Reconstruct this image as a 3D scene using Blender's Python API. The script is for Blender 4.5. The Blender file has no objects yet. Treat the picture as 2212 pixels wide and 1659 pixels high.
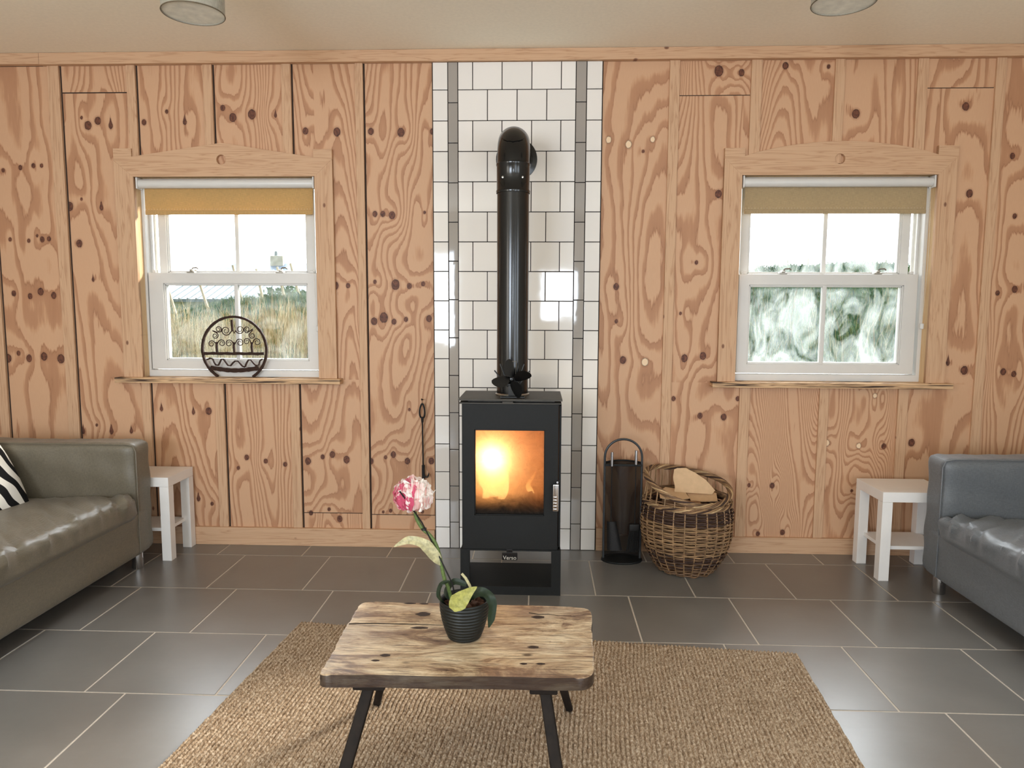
import bpy, bmesh, math, random
import numpy as np
from mathutils import Vector, Matrix
PI = math.pi
rnd = random.Random(7)
S = bpy.context.scene
COL = S.collection

# ------------------------------------------------------------------ camera
cam_d = bpy.data.cameras.new('camera'); cam = bpy.data.objects.new('camera', cam_d); COL.objects.link(cam)
_R = Vector((0.9993, 0.03728, 0.00407)); _U = Vector((-0.00789, 0.1028, 0.99467)); _F = Vector((-0.03666, 0.994, -0.10303))
cam.matrix_world = Matrix(((_R.x, _U.x, -_F.x, 0.15296), (_R.y, _U.y, -_F.y, -3.87976), (_R.z, _U.z, -_F.z, 1.33046), (0, 0, 0, 1)))
cam_d.sensor_width = 36; cam_d.lens = 1535.45 / 2212 * 36; cam_d.clip_start = 0.05; cam_d.clip_end = 400
S.camera = cam
# ------------------------------------------------------------------ view + world
S.view_settings.view_transform = 'Standard'; S.view_settings.look = 'None'
S.view_settings.exposure = 0.0; S.view_settings.gamma = 1.0; S.view_settings.use_curve_mapping = False
S.cycles.use_denoising = True
S.cycles.max_bounces = 8; S.cycles.diffuse_bounces = 5; S.cycles.glossy_bounces = 3
S.cycles.transmission_bounces = 4; S.cycles.transparent_max_bounces = 12
S.cycles.sample_clamp_indirect = 6.0; S.cycles.caustics_reflective = False; S.cycles.caustics_refractive = False
SUN_AZ = math.radians(54); SUN_EL = math.radians(24)
SUND = Vector((math.sin(SUN_AZ)*math.cos(SUN_EL), math.cos(SUN_AZ)*math.cos(SUN_EL), math.sin(SUN_EL)))
W = bpy.data.worlds.new('hazy_sky'); S.world = W; W.use_nodes = True
nt = W.node_tree; nt.nodes.clear()
def wn(t, **k):
    n = nt.nodes.new(t)
    for a, b in k.items(): setattr(n, a, b)
    return n
tc = wn('ShaderNodeTexCoord'); dot = wn('ShaderNodeVectorMath', operation='DOT_PRODUCT'); dot.inputs[1].default_value = (0.035, 0.835, 0.55)
nt.links.new(tc.outputs['Generated'], dot.inputs[0])
mx = wn('ShaderNodeMath', operation='MAXIMUM'); mx.inputs[1].default_value = 0; nt.links.new(dot.outputs['Value'], mx.inputs[0])
pw = wn('ShaderNodeMath', operation='POWER'); pw.inputs[1].default_value = 5; nt.links.new(mx.outputs[0], pw.inputs[0])
ml = wn('ShaderNodeMath', operation='MULTIPLY_ADD'); ml.inputs[1].default_value = 20.0; ml.inputs[2].default_value = 1.1
nt.links.new(pw.outputs[0], ml.inputs[0])
bg = wn('ShaderNodeBackground'); bg.inputs[0].default_value = (0.90, 0.96, 1.0, 1); nt.links.new(ml.outputs[0], bg.inputs[1])
wo = wn('ShaderNodeOutputWorld'); nt.links.new(bg.outputs[0], wo.inputs[0])

def area(name, loc, sx, sy, power, color, direction, portal=False):
    l = bpy.data.lights.new(name, 'AREA'); l.shape = 'RECTANGLE'; l.size = sx; l.size_y = sy; l.energy = power; l.color = color
    o = bpy.data.objects.new(name, l); COL.objects.link(o); o.location = loc
    o.rotation_euler = Vector(direction).to_track_quat('-Z', 'Y').to_euler()
    if portal: l.cycles.is_portal = True
    return o
area('window_portal', (-1.55, 0.30, 1.50), 1.3, 1.3, 1, (1, 1, 1), (0, -1, 0), True)
area('window_portal', (1.72, 0.30, 1.50), 1.3, 1.3, 1, (1, 1, 1), (0, -1, 0), True)
# daylight of two rear windows, then added fill lamps at rear right and sides
area('rear_window_daylight', (-1.70, -6.42, 1.50), 1.35, 1.3, 125, (0.78, 0.88, 1.0), (0, 1, 0))
area('rear_window_daylight', (0.42, -6.42, 1.55), 0.5, 0.7, 22, (0.80, 0.90, 1.0), (0, 1, 0))
area('rear_fill', (2.10, -6.42, 1.10), 1.2, 2.0, 40, (0.78, 0.88, 1.0), (0, 1, 0))  # unseen fill lamp added to lighten the front wall
area('side_fill', (-3.02, -4.9, 1.45), 1.6, 1.3, 34, (1.0, 0.93, 0.82), (1, 0, 0))  # warm fill added from the left; no window known there
area('side_fill', (3.02, -4.6, 1.45), 1.6, 1.3, 34, (0.78, 0.88, 1.0), (-1, 0, 0))  # cool fill added from the right, source likewise unseen
sun = bpy.data.lights.new('hazy_sun', 'SUN'); sun.energy = 10.0; sun.angle = math.radians(9); sun.color = (1, 0.93, 0.80)
so = bpy.data.objects.new('hazy_sun', sun); COL.objects.link(so); so.location = (6, 14, 10)
so.rotation_euler = (-SUND).to_track_quat('-Z', 'Y').to_euler()

# ------------------------------------------------------------------ materials
def lin(r, g, b):
    f = lambda c: c/255/12.92 if c/255 <= .04045 else ((c/255+.055)/1.055)**2.4
    return (f(r), f(g), f(b), 1)
class NT:
    def __init__(s, name):
        s.m = bpy.data.materials.new(name); s.m.use_nodes = True; s.t = s.m.node_tree; s.t.nodes.clear()
        s.out = s.n('ShaderNodeOutputMaterial')
    def n(s, t, **k):
        n = s.t.nodes.new(t)
        for a, b in k.items(): setattr(n, a, b)
        return n
    def l(s, a, b): s.t.links.new(a, b)
    def val(s, inp, v):
        if isinstance(v, (int, float, tuple, list)): inp.default_value = v
        else: s.l(v, inp)
    def math(s, op, a, b=None, c=None, clamp=False):
        n = s.n('ShaderNodeMath', operation=op, use_clamp=clamp)
        for i, v in enumerate((a, b, c)):
            if v is not None: s.val(n.inputs[i], v)
        return n.outputs[0]
    def coords(s, scale=(1, 1, 1), kind='Object'):
        t = s.n('ShaderNodeTexCoord'); mp = s.n('ShaderNodeMapping'); mp.inputs['Scale'].default_value = scale
        s.l(t.outputs[kind], mp.inputs[0]); return mp.outputs[0]
    def noise(s, vec, scale, detail=4, rough=.55, dist=0):
        n = s.n('ShaderNodeTexNoise'); n.inputs['Scale'].default_value = scale; n.inputs['Detail'].default_value = detail
        n.inputs['Roughness'].default_value = rough; n.inputs['Distortion'].default_value = dist
        s.l(vec, n.inputs['Vector']); return n.outputs['Fac']
    def ramp(s, fac, stops, interp='LINEAR'):
        n = s.n('ShaderNodeValToRGB'); n.color_ramp.interpolation = interp; e = n.color_ramp.elements
        while len(e) < len(stops): e.new(0.5)
        for i, (p, c) in enumerate(stops): e[i].position = p; e[i].color = c
        s.l(fac, n.inputs[0]); return n.outputs[0]
    def mix(s, f, a, b, mode='MIX'):
        n = s.n('ShaderNodeMix', data_type='RGBA', blend_type=mode)
        s.val(n.inputs[0], f); s.val(n.inputs[6], a); s.val(n.inputs[7], b); return n.outputs[2]
    def bsdf(s, color, rough=.5, metal=0, spec=.5, bump=None, bstr=.3, bdist=.002, **k):
        p = s.n('ShaderNodeBsdfPrincipled'); s.val(p.inputs['Base Color'], color); s.val(p.inputs['Roughness'], rough)
        p.inputs['Metallic'].default_value = metal; p.inputs['Specular IOR Level'].default_value = spec
        for a, b in k.items(): s.val(p.inputs[a.replace('_', ' ')], b)
        if bump is not None:
            bn = s.n('ShaderNodeBump'); bn.inputs['Strength'].default_value = bstr; bn.inputs['Distance'].default_value = bdist
            s.l(bump, bn.inputs['Height']); s.l(bn.outputs[0], p.inputs['Normal'])
        s.l(p.outputs[0], s.out.inputs[0]); return p

def plain(name, rgb, rough=.5, metal=0, spec=.5, var=.12, nscale=30, bstr=.15, bdist=.001, **k):
    t = NT(name); c = t.coords(); nz = t.noise(c, nscale, 5)
    dark = tuple(x*(1-var) for x in rgb[:3])+(1,); lite = tuple(min(1, x*(1+var)) for x in rgb[:3])+(1,)
    t.bsdf(t.ramp(nz, [(.3, dark), (.7, lite)]), rough, metal, spec, nz, bstr, bdist, **k); return t.m

def pine(name, axis, light=(214, 174, 139), dark=(186, 141, 106), scale=1.0):
    """sawn softwood board: straight grain along one axis with a few round knots"""
    t = NT(name)
    st = [34, 34, 34]; st[axis] = 1.6
    c = t.coords(tuple(x*scale for x in st)); n1 = t.noise(c, 1.0, 3, .5, .6)
    band = t.math('FRACT', t.math('MULTIPLY', n1, 7.0))
    fine = t.noise(t.coords(tuple((260 if i != axis else 9)*scale for i in range(3))), 1.0, 2)
    col = t.ramp(band, [(0.0, lin(*dark)), (.28, lin(*light)), (.8, lin(*light)), (1.0, lin(*[(a+b)/2 for a, b in zip(light, dark)]))])
    col = t.mix(t.math('MULTIPLY', fine, .35), col, lin(*[x*.84 for x in light]))
    big = t.noise(t.coords((2.2, 2.2, 2.2)), 1.0, 2); col = t.mix(t.math('MULTIPLY', big, .30), col, lin(*[x*.86 for x in light]))
    ks = [8.5, .02, 8.5]; ks[axis] = 5.0
    v = t.n('ShaderNodeTexVoronoi'); v.inputs['Scale'].default_value = 1.0; v.inputs['Randomness'].default_value = 1.0
    t.l(t.coords(tuple(ks)), v.inputs['Vector'])
    kf = t.ramp(v.outputs['Distance'], [(0.0, (1, 1, 1, 1)), (.05, (.75, .75, .75, 1)), (.075, (0, 0, 0, 1))])
    col = t.mix(kf, col, lin(112, 70, 52))
    t.bsdf(col, .62, 0, .3, fine, .12, .001); return t.m

def plywood():
    t = NT('rotary_cut_plywood')
    at = t.n('ShaderNodeAttribute', attribute_name='grain'); kd = t.n('ShaderNodeAttribute', attribute_name='knot'); kt = t.n('ShaderNodeAttribute', attribute_name='plug')
    jag = t.noise(t.coords((130, 1, 7)), 1.0, 3, .6); jag2 = t.noise(t.coords((24, 1, 5)), 1.0, 2, .5)
    h = t.math('ADD', at.outputs['Fac'], t.math('ADD', t.math('MULTIPLY', jag, .34), t.math('MULTIPLY', jag2, .55)))
    s = t.math('FRACT', h)
    g = t.noise(t.coords((420, 1, 26)), 1.0, 2)
    light = lin(211, 170, 135); mid = lin(212, 162, 118); dark = lin(142, 96, 68)
    col = t.ramp(s, [(0, dark), (.05, lin(168, 120, 87)), (.27, lin(178, 130, 96)), (.36, lin(202, 157, 120)), (.44, light), (.94, light), (1.0, lin(170, 118, 82))])
    blot = t.noise(t.coords((2.6, 1, 1.1)), 1.0, 3)
    col = t.mix(t.math('MULTIPLY', blot, .42), col, lin(202, 156, 122))
    col = t.mix(t.math('MULTIPLY', g, .30), col, lin(182, 134, 100))
    knot = t.ramp(t.noise(t.coords((90, 1, 60)), 1.0, 3), [(.3, lin(66, 38, 30)), (.7, lin(128, 78, 56))])
    plug = lin(236, 206, 170)
    kcol = t.mix(kt.outputs['Fac'], knot, plug)
    kk = t.math('ADD', kd.outputs['Fac'], t.math('MULTIPLY', t.math('SUBTRACT', jag, .5), .25))
    halo = t.ramp(kk, [(0, (1, 1, 1, 1)), (.45, (1, 1, 1, 1)), (.80, (0, 0, 0, 1))]); # kk is distance/2
    ring = t.ramp(kk, [(.40, (0, 0, 0, 1)), (.47, (1, 1, 1, 1)), (.56, (0, 0, 0, 1))])
    col = t.mix(t.math('MULTIPLY', halo, .55), col, lin(150, 98, 68))
    core = t.math('LESS_THAN', kk, .5)
    col = t.mix(core, col, kcol); col = t.mix(t.math('MULTIPLY', ring, .75), col, lin(52, 30, 24))
    t.bsdf(col, .55, 0, .35, g, .10, .001); return t.m

M = {}
M['ply'] = plywood()
M['pine_v'] = pine('pine_board_upright', 2); M['pine_h'] = pine('pine_board_level', 0)
M['reveal'] = pine('pine_reveal', 2, (230, 196, 152), (212, 170, 122))
def wall_paint(name, rgb):
    return plain(name, lin(*rgb), .85, var=.03, nscale=60, bstr=.05)
M['ceiling'] = wall_paint('cream_ceiling_paint', (248, 238, 218)); M['sidewall'] = wall_paint('warm_wall_paint', (228, 220, 206))
def ply_edge():
    t = NT('plywood_edge'); w = t.noise(t.coords((2.5, 2.5, 120)), 1.0, 3); g = t.noise(t.coords((60, 60, 300)), 1.0, 2)
    c = t.ramp(w, [(.40, lin(70, 52, 40)), (.44, lin(204, 164, 124)), (.55, lin(216, 180, 140)), (.59, lin(112, 80, 58)), (.63, lin(206, 168, 128))])
    t.bsdf(c, .6, 0, .3, g, .2, .001); return t.m
M['edge'] = ply_edge()
M['pvc'] = plain('white_pvc', lin(214, 211, 206), .35, var=.02, nscale=8)
M['gasket'] = plain('grey_gasket', lin(70, 72, 72), .6)
M['steel'] = plain('stainless_steel', (.62, .62, .64), .28, 1.0, var=.05, nscale=80)
M['chrome'] = plain('chrome', (.75, .75, .78), .12, 1.0, var=.03)
M['nickel'] = plain('satin_nickel', (.42, .40, .36), .35, 1.0, var=.05)
M['black_steel'] = plain('matt_black_stove_paint', lin(27, 28, 28), .58, .0, .25, var=.10, nscale=120, bstr=.15)
M['stove_top'] = plain('dusty_black_plate', lin(66, 62, 56), .55, 0, .4, var=.18, nscale=25)
M['flue'] = plain('black_enamel_flue', lin(13, 13, 14), .16, 0, .5, var=.05, nscale=200, bstr=.05)
M['black_iron'] = plain('forged_black_iron', lin(26, 23, 22), .55, .2, .5, var=.3, nscale=160, bstr=.6, bdist=.002)
M['rust_iron'] = plain('rusted_dark_iron', lin(56, 38, 30), .8, .1, .3, var=.5, nscale=260, bstr=.9, bdist=.003)
M['fan'] = plain('anodised_black', lin(14, 14, 15), .28, .3, .6, var=.05)
def glass(name, dirt, tint=(1, 1, 1, 1), streak=(3, 1, 3), dcol=(.9, .95, .93, 1), ior=1.16):
    t = NT(name); tr = t.n('ShaderNodeBsdfTransparent'); tr.inputs[0].default_value = tint
    gl = t.n('ShaderNodeBsdfGlossy'); gl.inputs['Roughness'].default_value = .02
    fr = t.n('ShaderNodeFresnel'); fr.inputs[0].default_value = ior
    m1 = t.n('ShaderNodeMixShader'); t.l(fr.outputs[0], m1.inputs[0]); t.l(tr.outputs[0], m1.inputs[1]); t.l(gl.outputs[0], m1.inputs[2])
    df = t.n('ShaderNodeBsdfTranslucent'); df.inputs[0].default_value = dcol
    m2 = t.n('ShaderNodeMixShader'); nz = t.noise(t.coords(streak), 2.0, 6, .65, 1.2)
    t.l(t.math('MULTIPLY', t.ramp(nz, [(.35, (0, 0, 0, 1)), (.75, (1, 1, 1, 1))]), dirt), m2.inputs[0]); t.l(m1.outputs[0], m2.inputs[1]); t.l(df.outputs[0], m2.inputs[2])
    t.l(m2.outputs[0], t.out.inputs[0]); return t.m
M['glass'] = glass('window_pane_glass', .05)
M['dirty_glass'] = glass('smeared_window_glass', .16, streak=(4, 1, 2.2))

# ------------------------------------------------------------------ mesh builder
class MB:
    def __init__(s): s.v = []; s.f = []; s.mi = []; s.boxy = False
    def add(s, vs, fs, m=0):
        k = len(s.v); s.v += [tuple(v) for v in vs]; s.f += [tuple(i+k for i in f) for f in fs]; s.mi += [m]*len(fs); return s
    def from_bm(s, bm, m=0):
        bm.verts.index_update(); s.add([v.co[:] for v in bm.verts], [[v.index for v in f.verts] for f in bm.faces], m); bm.free(); return s
    def box(s, x0, x1, y0, y1, z0, z1, bev=.0, seg=2, m=0, mat=None):
        s.boxy = True; bm = bmesh.new(); bmesh.ops.create_cube(bm, size=1)
        for v in bm.verts: v.co = Vector(((v.co.x+.5)*(x1-x0)+x0, (v.co.y+.5)*(y1-y0)+y0, (v.co.z+.5)*(z1-z0)+z0))
        if bev > 0: bmesh.ops.bevel(bm, geom=bm.edges[:], offset=min(bev, .45*min(x1-x0, y1-y0, z1-z0)), segments=seg, affect='EDGES', profile=.5)
        if mat is not None: bmesh.ops.transform(bm, matrix=mat, verts=bm.verts)
        return s.from_bm(bm, m)
    def bar(s, a, b, w, d, w2=None, d2=None, bev=.003, up=(0, 1, 0), m=0):
        """tapered rectangular bar from a to b"""
        a = Vector(a); b = Vector(b); ax = (b-a).normalized(); u = Vector(up); sx = ax.cross(u)
        s.boxy = True
        if sx.length < .01: sx = ax.cross(Vector((1, 0, 0)))
        sx.normalize(); sy = sx.cross(ax).normalized(); w2 = w2 or w; d2 = d2 or d
        bm = bmesh.new(); vs = []
        for p, ww, dd in ((a, w, d), (b, w2, d2)):
            for i, j in ((-1, -1), (1, -1), (1, 1), (-1, 1)): vs.append(bm.verts.new(p+sx*(i*ww/2)+sy*(j*dd/2)))
        for f in ((3, 2, 1, 0), (4, 5, 6, 7), (0, 1, 5, 4), (1, 2, 6, 5), (2, 3, 7, 6), (3, 0, 4, 7)): bm.faces.new([vs[i] for i in f])
        if bev: bmesh.ops.bevel(bm, geom=bm.edges[:], offset=bev, segments=2, affect='EDGES', profile=.5)
        bmesh.ops.recalc_face_normals(bm, faces=bm.faces[:])
        return s.from_bm(bm, m)
    def tube(s, pts, r, seg=8, closed=False, m=0, caps=True):
        pts = [Vector(p) for p in pts]; n = len(pts); rr = r if isinstance(r, (list, tuple)) else [r]*n
        k = len(s.v); t0 = None; fr = None
        for i, p in enumerate(pts):
            if closed: t = pts[(i+1) % n]-pts[(i-1) % n]
            else: t = pts[min(i+1, n-1)]-pts[max(i-1, 0)]
            t.normalize()
            if fr is None:
                fr = t.cross(Vector((0, 0, 1)));
                if fr.length < .1: fr = t.cross(Vector((1, 0, 0)))
            fr = (fr-t*fr.dot(t)).normalized(); b = t.cross(fr)
            for j in range(seg):
                a = 2*PI*j/seg; s.v.append(tuple(p+(fr*math.cos(a)+b*math.sin(a))*rr[i]))
        for i in range(n if closed else n-1):
            i2 = (i+1) % n
            for j in range(seg):
                j2 = (j+1) % seg; s.f.append((k+i*seg+j, k+i*seg+j2, k+i2*seg+j2, k+i2*seg+j)); s.mi.append(m)
        if not closed and caps:
            s.f.append(tuple(k+j for j in reversed(range(seg)))); s.f.append(tuple(k+(n-1)*seg+j for j in range(seg))); s.mi += [m, m]
        return s
    def lathe(s, prof, c=(0, 0, 0), seg=32, m=0, axis='z', a0=0, a1=2*PI):
        """prof: (radius, height) pairs around c"""
        k = len(s.v); full = abs(a1-a0-2*PI) < 1e-6; ns = seg if full else seg+1
        for r, h in prof:
            for j in range(ns):
                a = a0+(a1-a0)*j/seg; x, y = r*math.cos(a), r*math.sin(a)
                s.v.append((c[0]+x, c[1]+y, c[2]+h) if axis == 'z' else ((c[0]+x, c[1]+h, c[2]+y) if axis == 'y' else (c[0]+h, c[1]+x, c[2]+y)))
        for i in range(len(prof)-1):
            for j in range(seg):
                j2 = (j+1) % ns; s.f.append((k+i*ns+j, k+i*ns+j2, k+(i+1)*ns+j2, k+(i+1)*ns+j)); s.mi.append(m)
        return s
    def grid(s, fn, nu, nv, m=0):
        k = len(s.v)
        for j in range(nv+1):
            for i in range(nu+1): s.v.append(tuple(fn(i/nu, j/nv)))
        for j in range(nv):
            for i in range(nu): a = k+j*(nu+1)+i; s.f.append((a, a+1, a+nu+2, a+nu+1)); s.mi.append(m)
        return s
    def prism(s, poly, y0, y1, m=0):
        """polygon in x-z extruded along y"""
        n = len(poly); k = len(s.v)
        s.v += [(x, y0, z) for x, z in poly]+[(x, y1, z) for x, z in poly]
        s.f += [tuple(k+i for i in range(n)), tuple(k+n+i for i in reversed(range(n)))]; s.mi += [m, m]
        for i in range(n): j = (i+1) % n; s.f.append((k+i, k+n+i, k+n+j, k+j)); s.mi.append(m)
        return s
    def soft(s, x0, x1, y0, y1, z0, z1, r, n=14, disp=None, m=0):
        """rounded, finely gridded box with optional displacement disp(p, normal) -> offset"""
        bm = bmesh.new(); bmesh.ops.create_cube(bm, size=2); bmesh.ops.subdivide_edges(bm, edges=bm.edges[:], cuts=n, use_grid_fill=True)
        c = Vector(((x0+x1)/2, (y0+y1)/2, (z0+z1)/2)); h = Vector(((x1-x0)/2, (y1-y0)/2, (z1-z0)/2)); r = min(r, min(h)*.98)
        for v in bm.verts:
            p = []
            for i in range(3):
                u = v.co[i]; fr = r/h[i]; q = abs(u)
                p.append(math.copysign(q, u)*h[i])
            p = Vector(p); q = Vector([max(-(h[i]-r), min(h[i]-r, p[i])) for i in range(3)]); d = p-q
            if d.length > 1e-9: d.normalize(); p = q+d*r
            nrm = d if d.length > 1e-9 else Vector((0, 0, 1)); w = c+p
            if disp: w = w+disp(w, nrm)
            v.co = w
        return s.from_bm(bm, m)
    def build(s, name, mats, parent=None, smooth=True, angle=35):
        me = bpy.data.meshes.new(name)
        off = parent_loc(parent)
        me.from_pydata([(v[0]-off[0], v[1]-off[1], v[2]-off[2]) for v in s.v], [], s.f)
        if not isinstance(mats, (list, tuple)): mats = [mats]
        for mt in mats: me.materials.append(mt)
        if len(mats) > 1: me.polygons.foreach_set('material_index', s.mi)
        bm = bmesh.new(); bm.from_mesh(me); bmesh.ops.recalc_face_normals(bm, faces=bm.faces[:]); bm.to_mesh(me); bm.free()
        if smooth:
            me.polygons.foreach_set('use_smooth', [True]*len(me.polygons)); me.set_sharp_from_angle(angle=math.radians(angle))
        me.update()
        o = link(name, me, parent)
        if smooth and s.boxy:
            w = o.modifiers.new('weighted_normals', 'WEIGHTED_NORMAL'); w.keep_sharp = True; w.weight = 100
        return o
def parent_loc(p):
    L = Vector((0, 0, 0))
    while p is not None: L += p.location; p = p.parent
    return L
def link(name, me, parent=None):
    o = bpy.data.objects.new(name, me); COL.objects.link(o)
    if parent is not None: o.parent = parent
    return o
def tag(o, label=None, cat=None, group=None, kind=None):
    for k, v in (('label', label), ('category', cat), ('group', group), ('kind', kind)):
        if v: o[k] = v
    return o
def thing(name, loc, label=None, cat=None, group=None, kind=None):
    o = bpy.data.objects.new(name, None); o.empty_display_size = .05; COL.objects.link(o); o.location = loc
    return tag(o, label, cat, group, kind)
def struct(o, label=None): o['kind'] = 'structure'; (label and tag(o, label)); return o
def outline(name, loops, y0, depth, mat, parent, bevel=.0):
    """flat board in x-z with holes, cut from outline loops, thickness along +y"""
    cu = bpy.data.curves.new(name, 'CURVE'); cu.dimensions = '2D'; cu.fill_mode = 'BOTH'; cu.extrude = depth/2-bevel; cu.bevel_depth = bevel
    for lp in loops:
        sp = cu.splines.new('POLY'); sp.points.add(len(lp)-1); sp.use_cyclic_u = True
        for i, (x, z) in enumerate(lp): sp.points[i].co = (x, z, 0, 1)
    tmp = bpy.data.objects.new('tmp', cu); COL.objects.link(tmp); dg = bpy.context.evaluated_depsgraph_get()
    me = bpy.data.meshes.new_from_object(tmp.evaluated_get(dg)); bpy.data.objects.remove(tmp)
    off = parent_loc(parent)
    for v in me.vertices: x, z, e = v.co; v.co = (x-off[0], y0+depth/2-e-off[1], z-off[2])
    me.name = name; me.materials.clear(); me.materials.append(mat); bpy.data.curves.remove(cu)
    bm = bmesh.new(); bm.from_mesh(me); bmesh.ops.remove_doubles(bm, verts=bm.verts, dist=1e-5); bmesh.ops.recalc_face_normals(bm, faces=bm.faces[:]); bm.to_mesh(me); bm.free()
    return link(name, me, parent)
def lettering(name, body, size, mat, parent, loc, depth=.001):
    cu = bpy.data.curves.new(name, 'FONT'); cu.body = body; cu.size = size; cu.extrude = depth; cu.align_x = 'CENTER'; cu.align_y = 'CENTER'
    tmp = bpy.data.objects.new('tmp', cu); COL.objects.link(tmp); dg = bpy.context.evaluated_depsgraph_get()
    me = bpy.data.meshes.new_from_object(tmp.evaluated_get(dg)); bpy.data.objects.remove(tmp)
    off = parent_loc(parent)
    for v in me.vertices: x, z, e = v.co; v.co = (x+loc[0]-off[0], loc[1]-e-off[1], z+loc[2]-off[2])
    me.materials.clear(); me.materials.append(mat); me.name = name; return link(name, me, parent)
def circle(cx, cz, r, n=28, a0=0, a1=2*PI): return [(cx+r*math.cos(a0+(a1-a0)*i/n), cz+r*math.sin(a0+(a1-a0)*i/n)) for i in range(n)]

# ================================================================== SETTING
CEIL = 2.685; BACK = -6.5; XL, XR = -3.1, 3.1
# ---- windows: opening (ox0, ox1), sill height, head height
ZS, ZH = .953, 2.042
WIN = [(-2.045, -1.053), (1.213, 2.222)]

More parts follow.
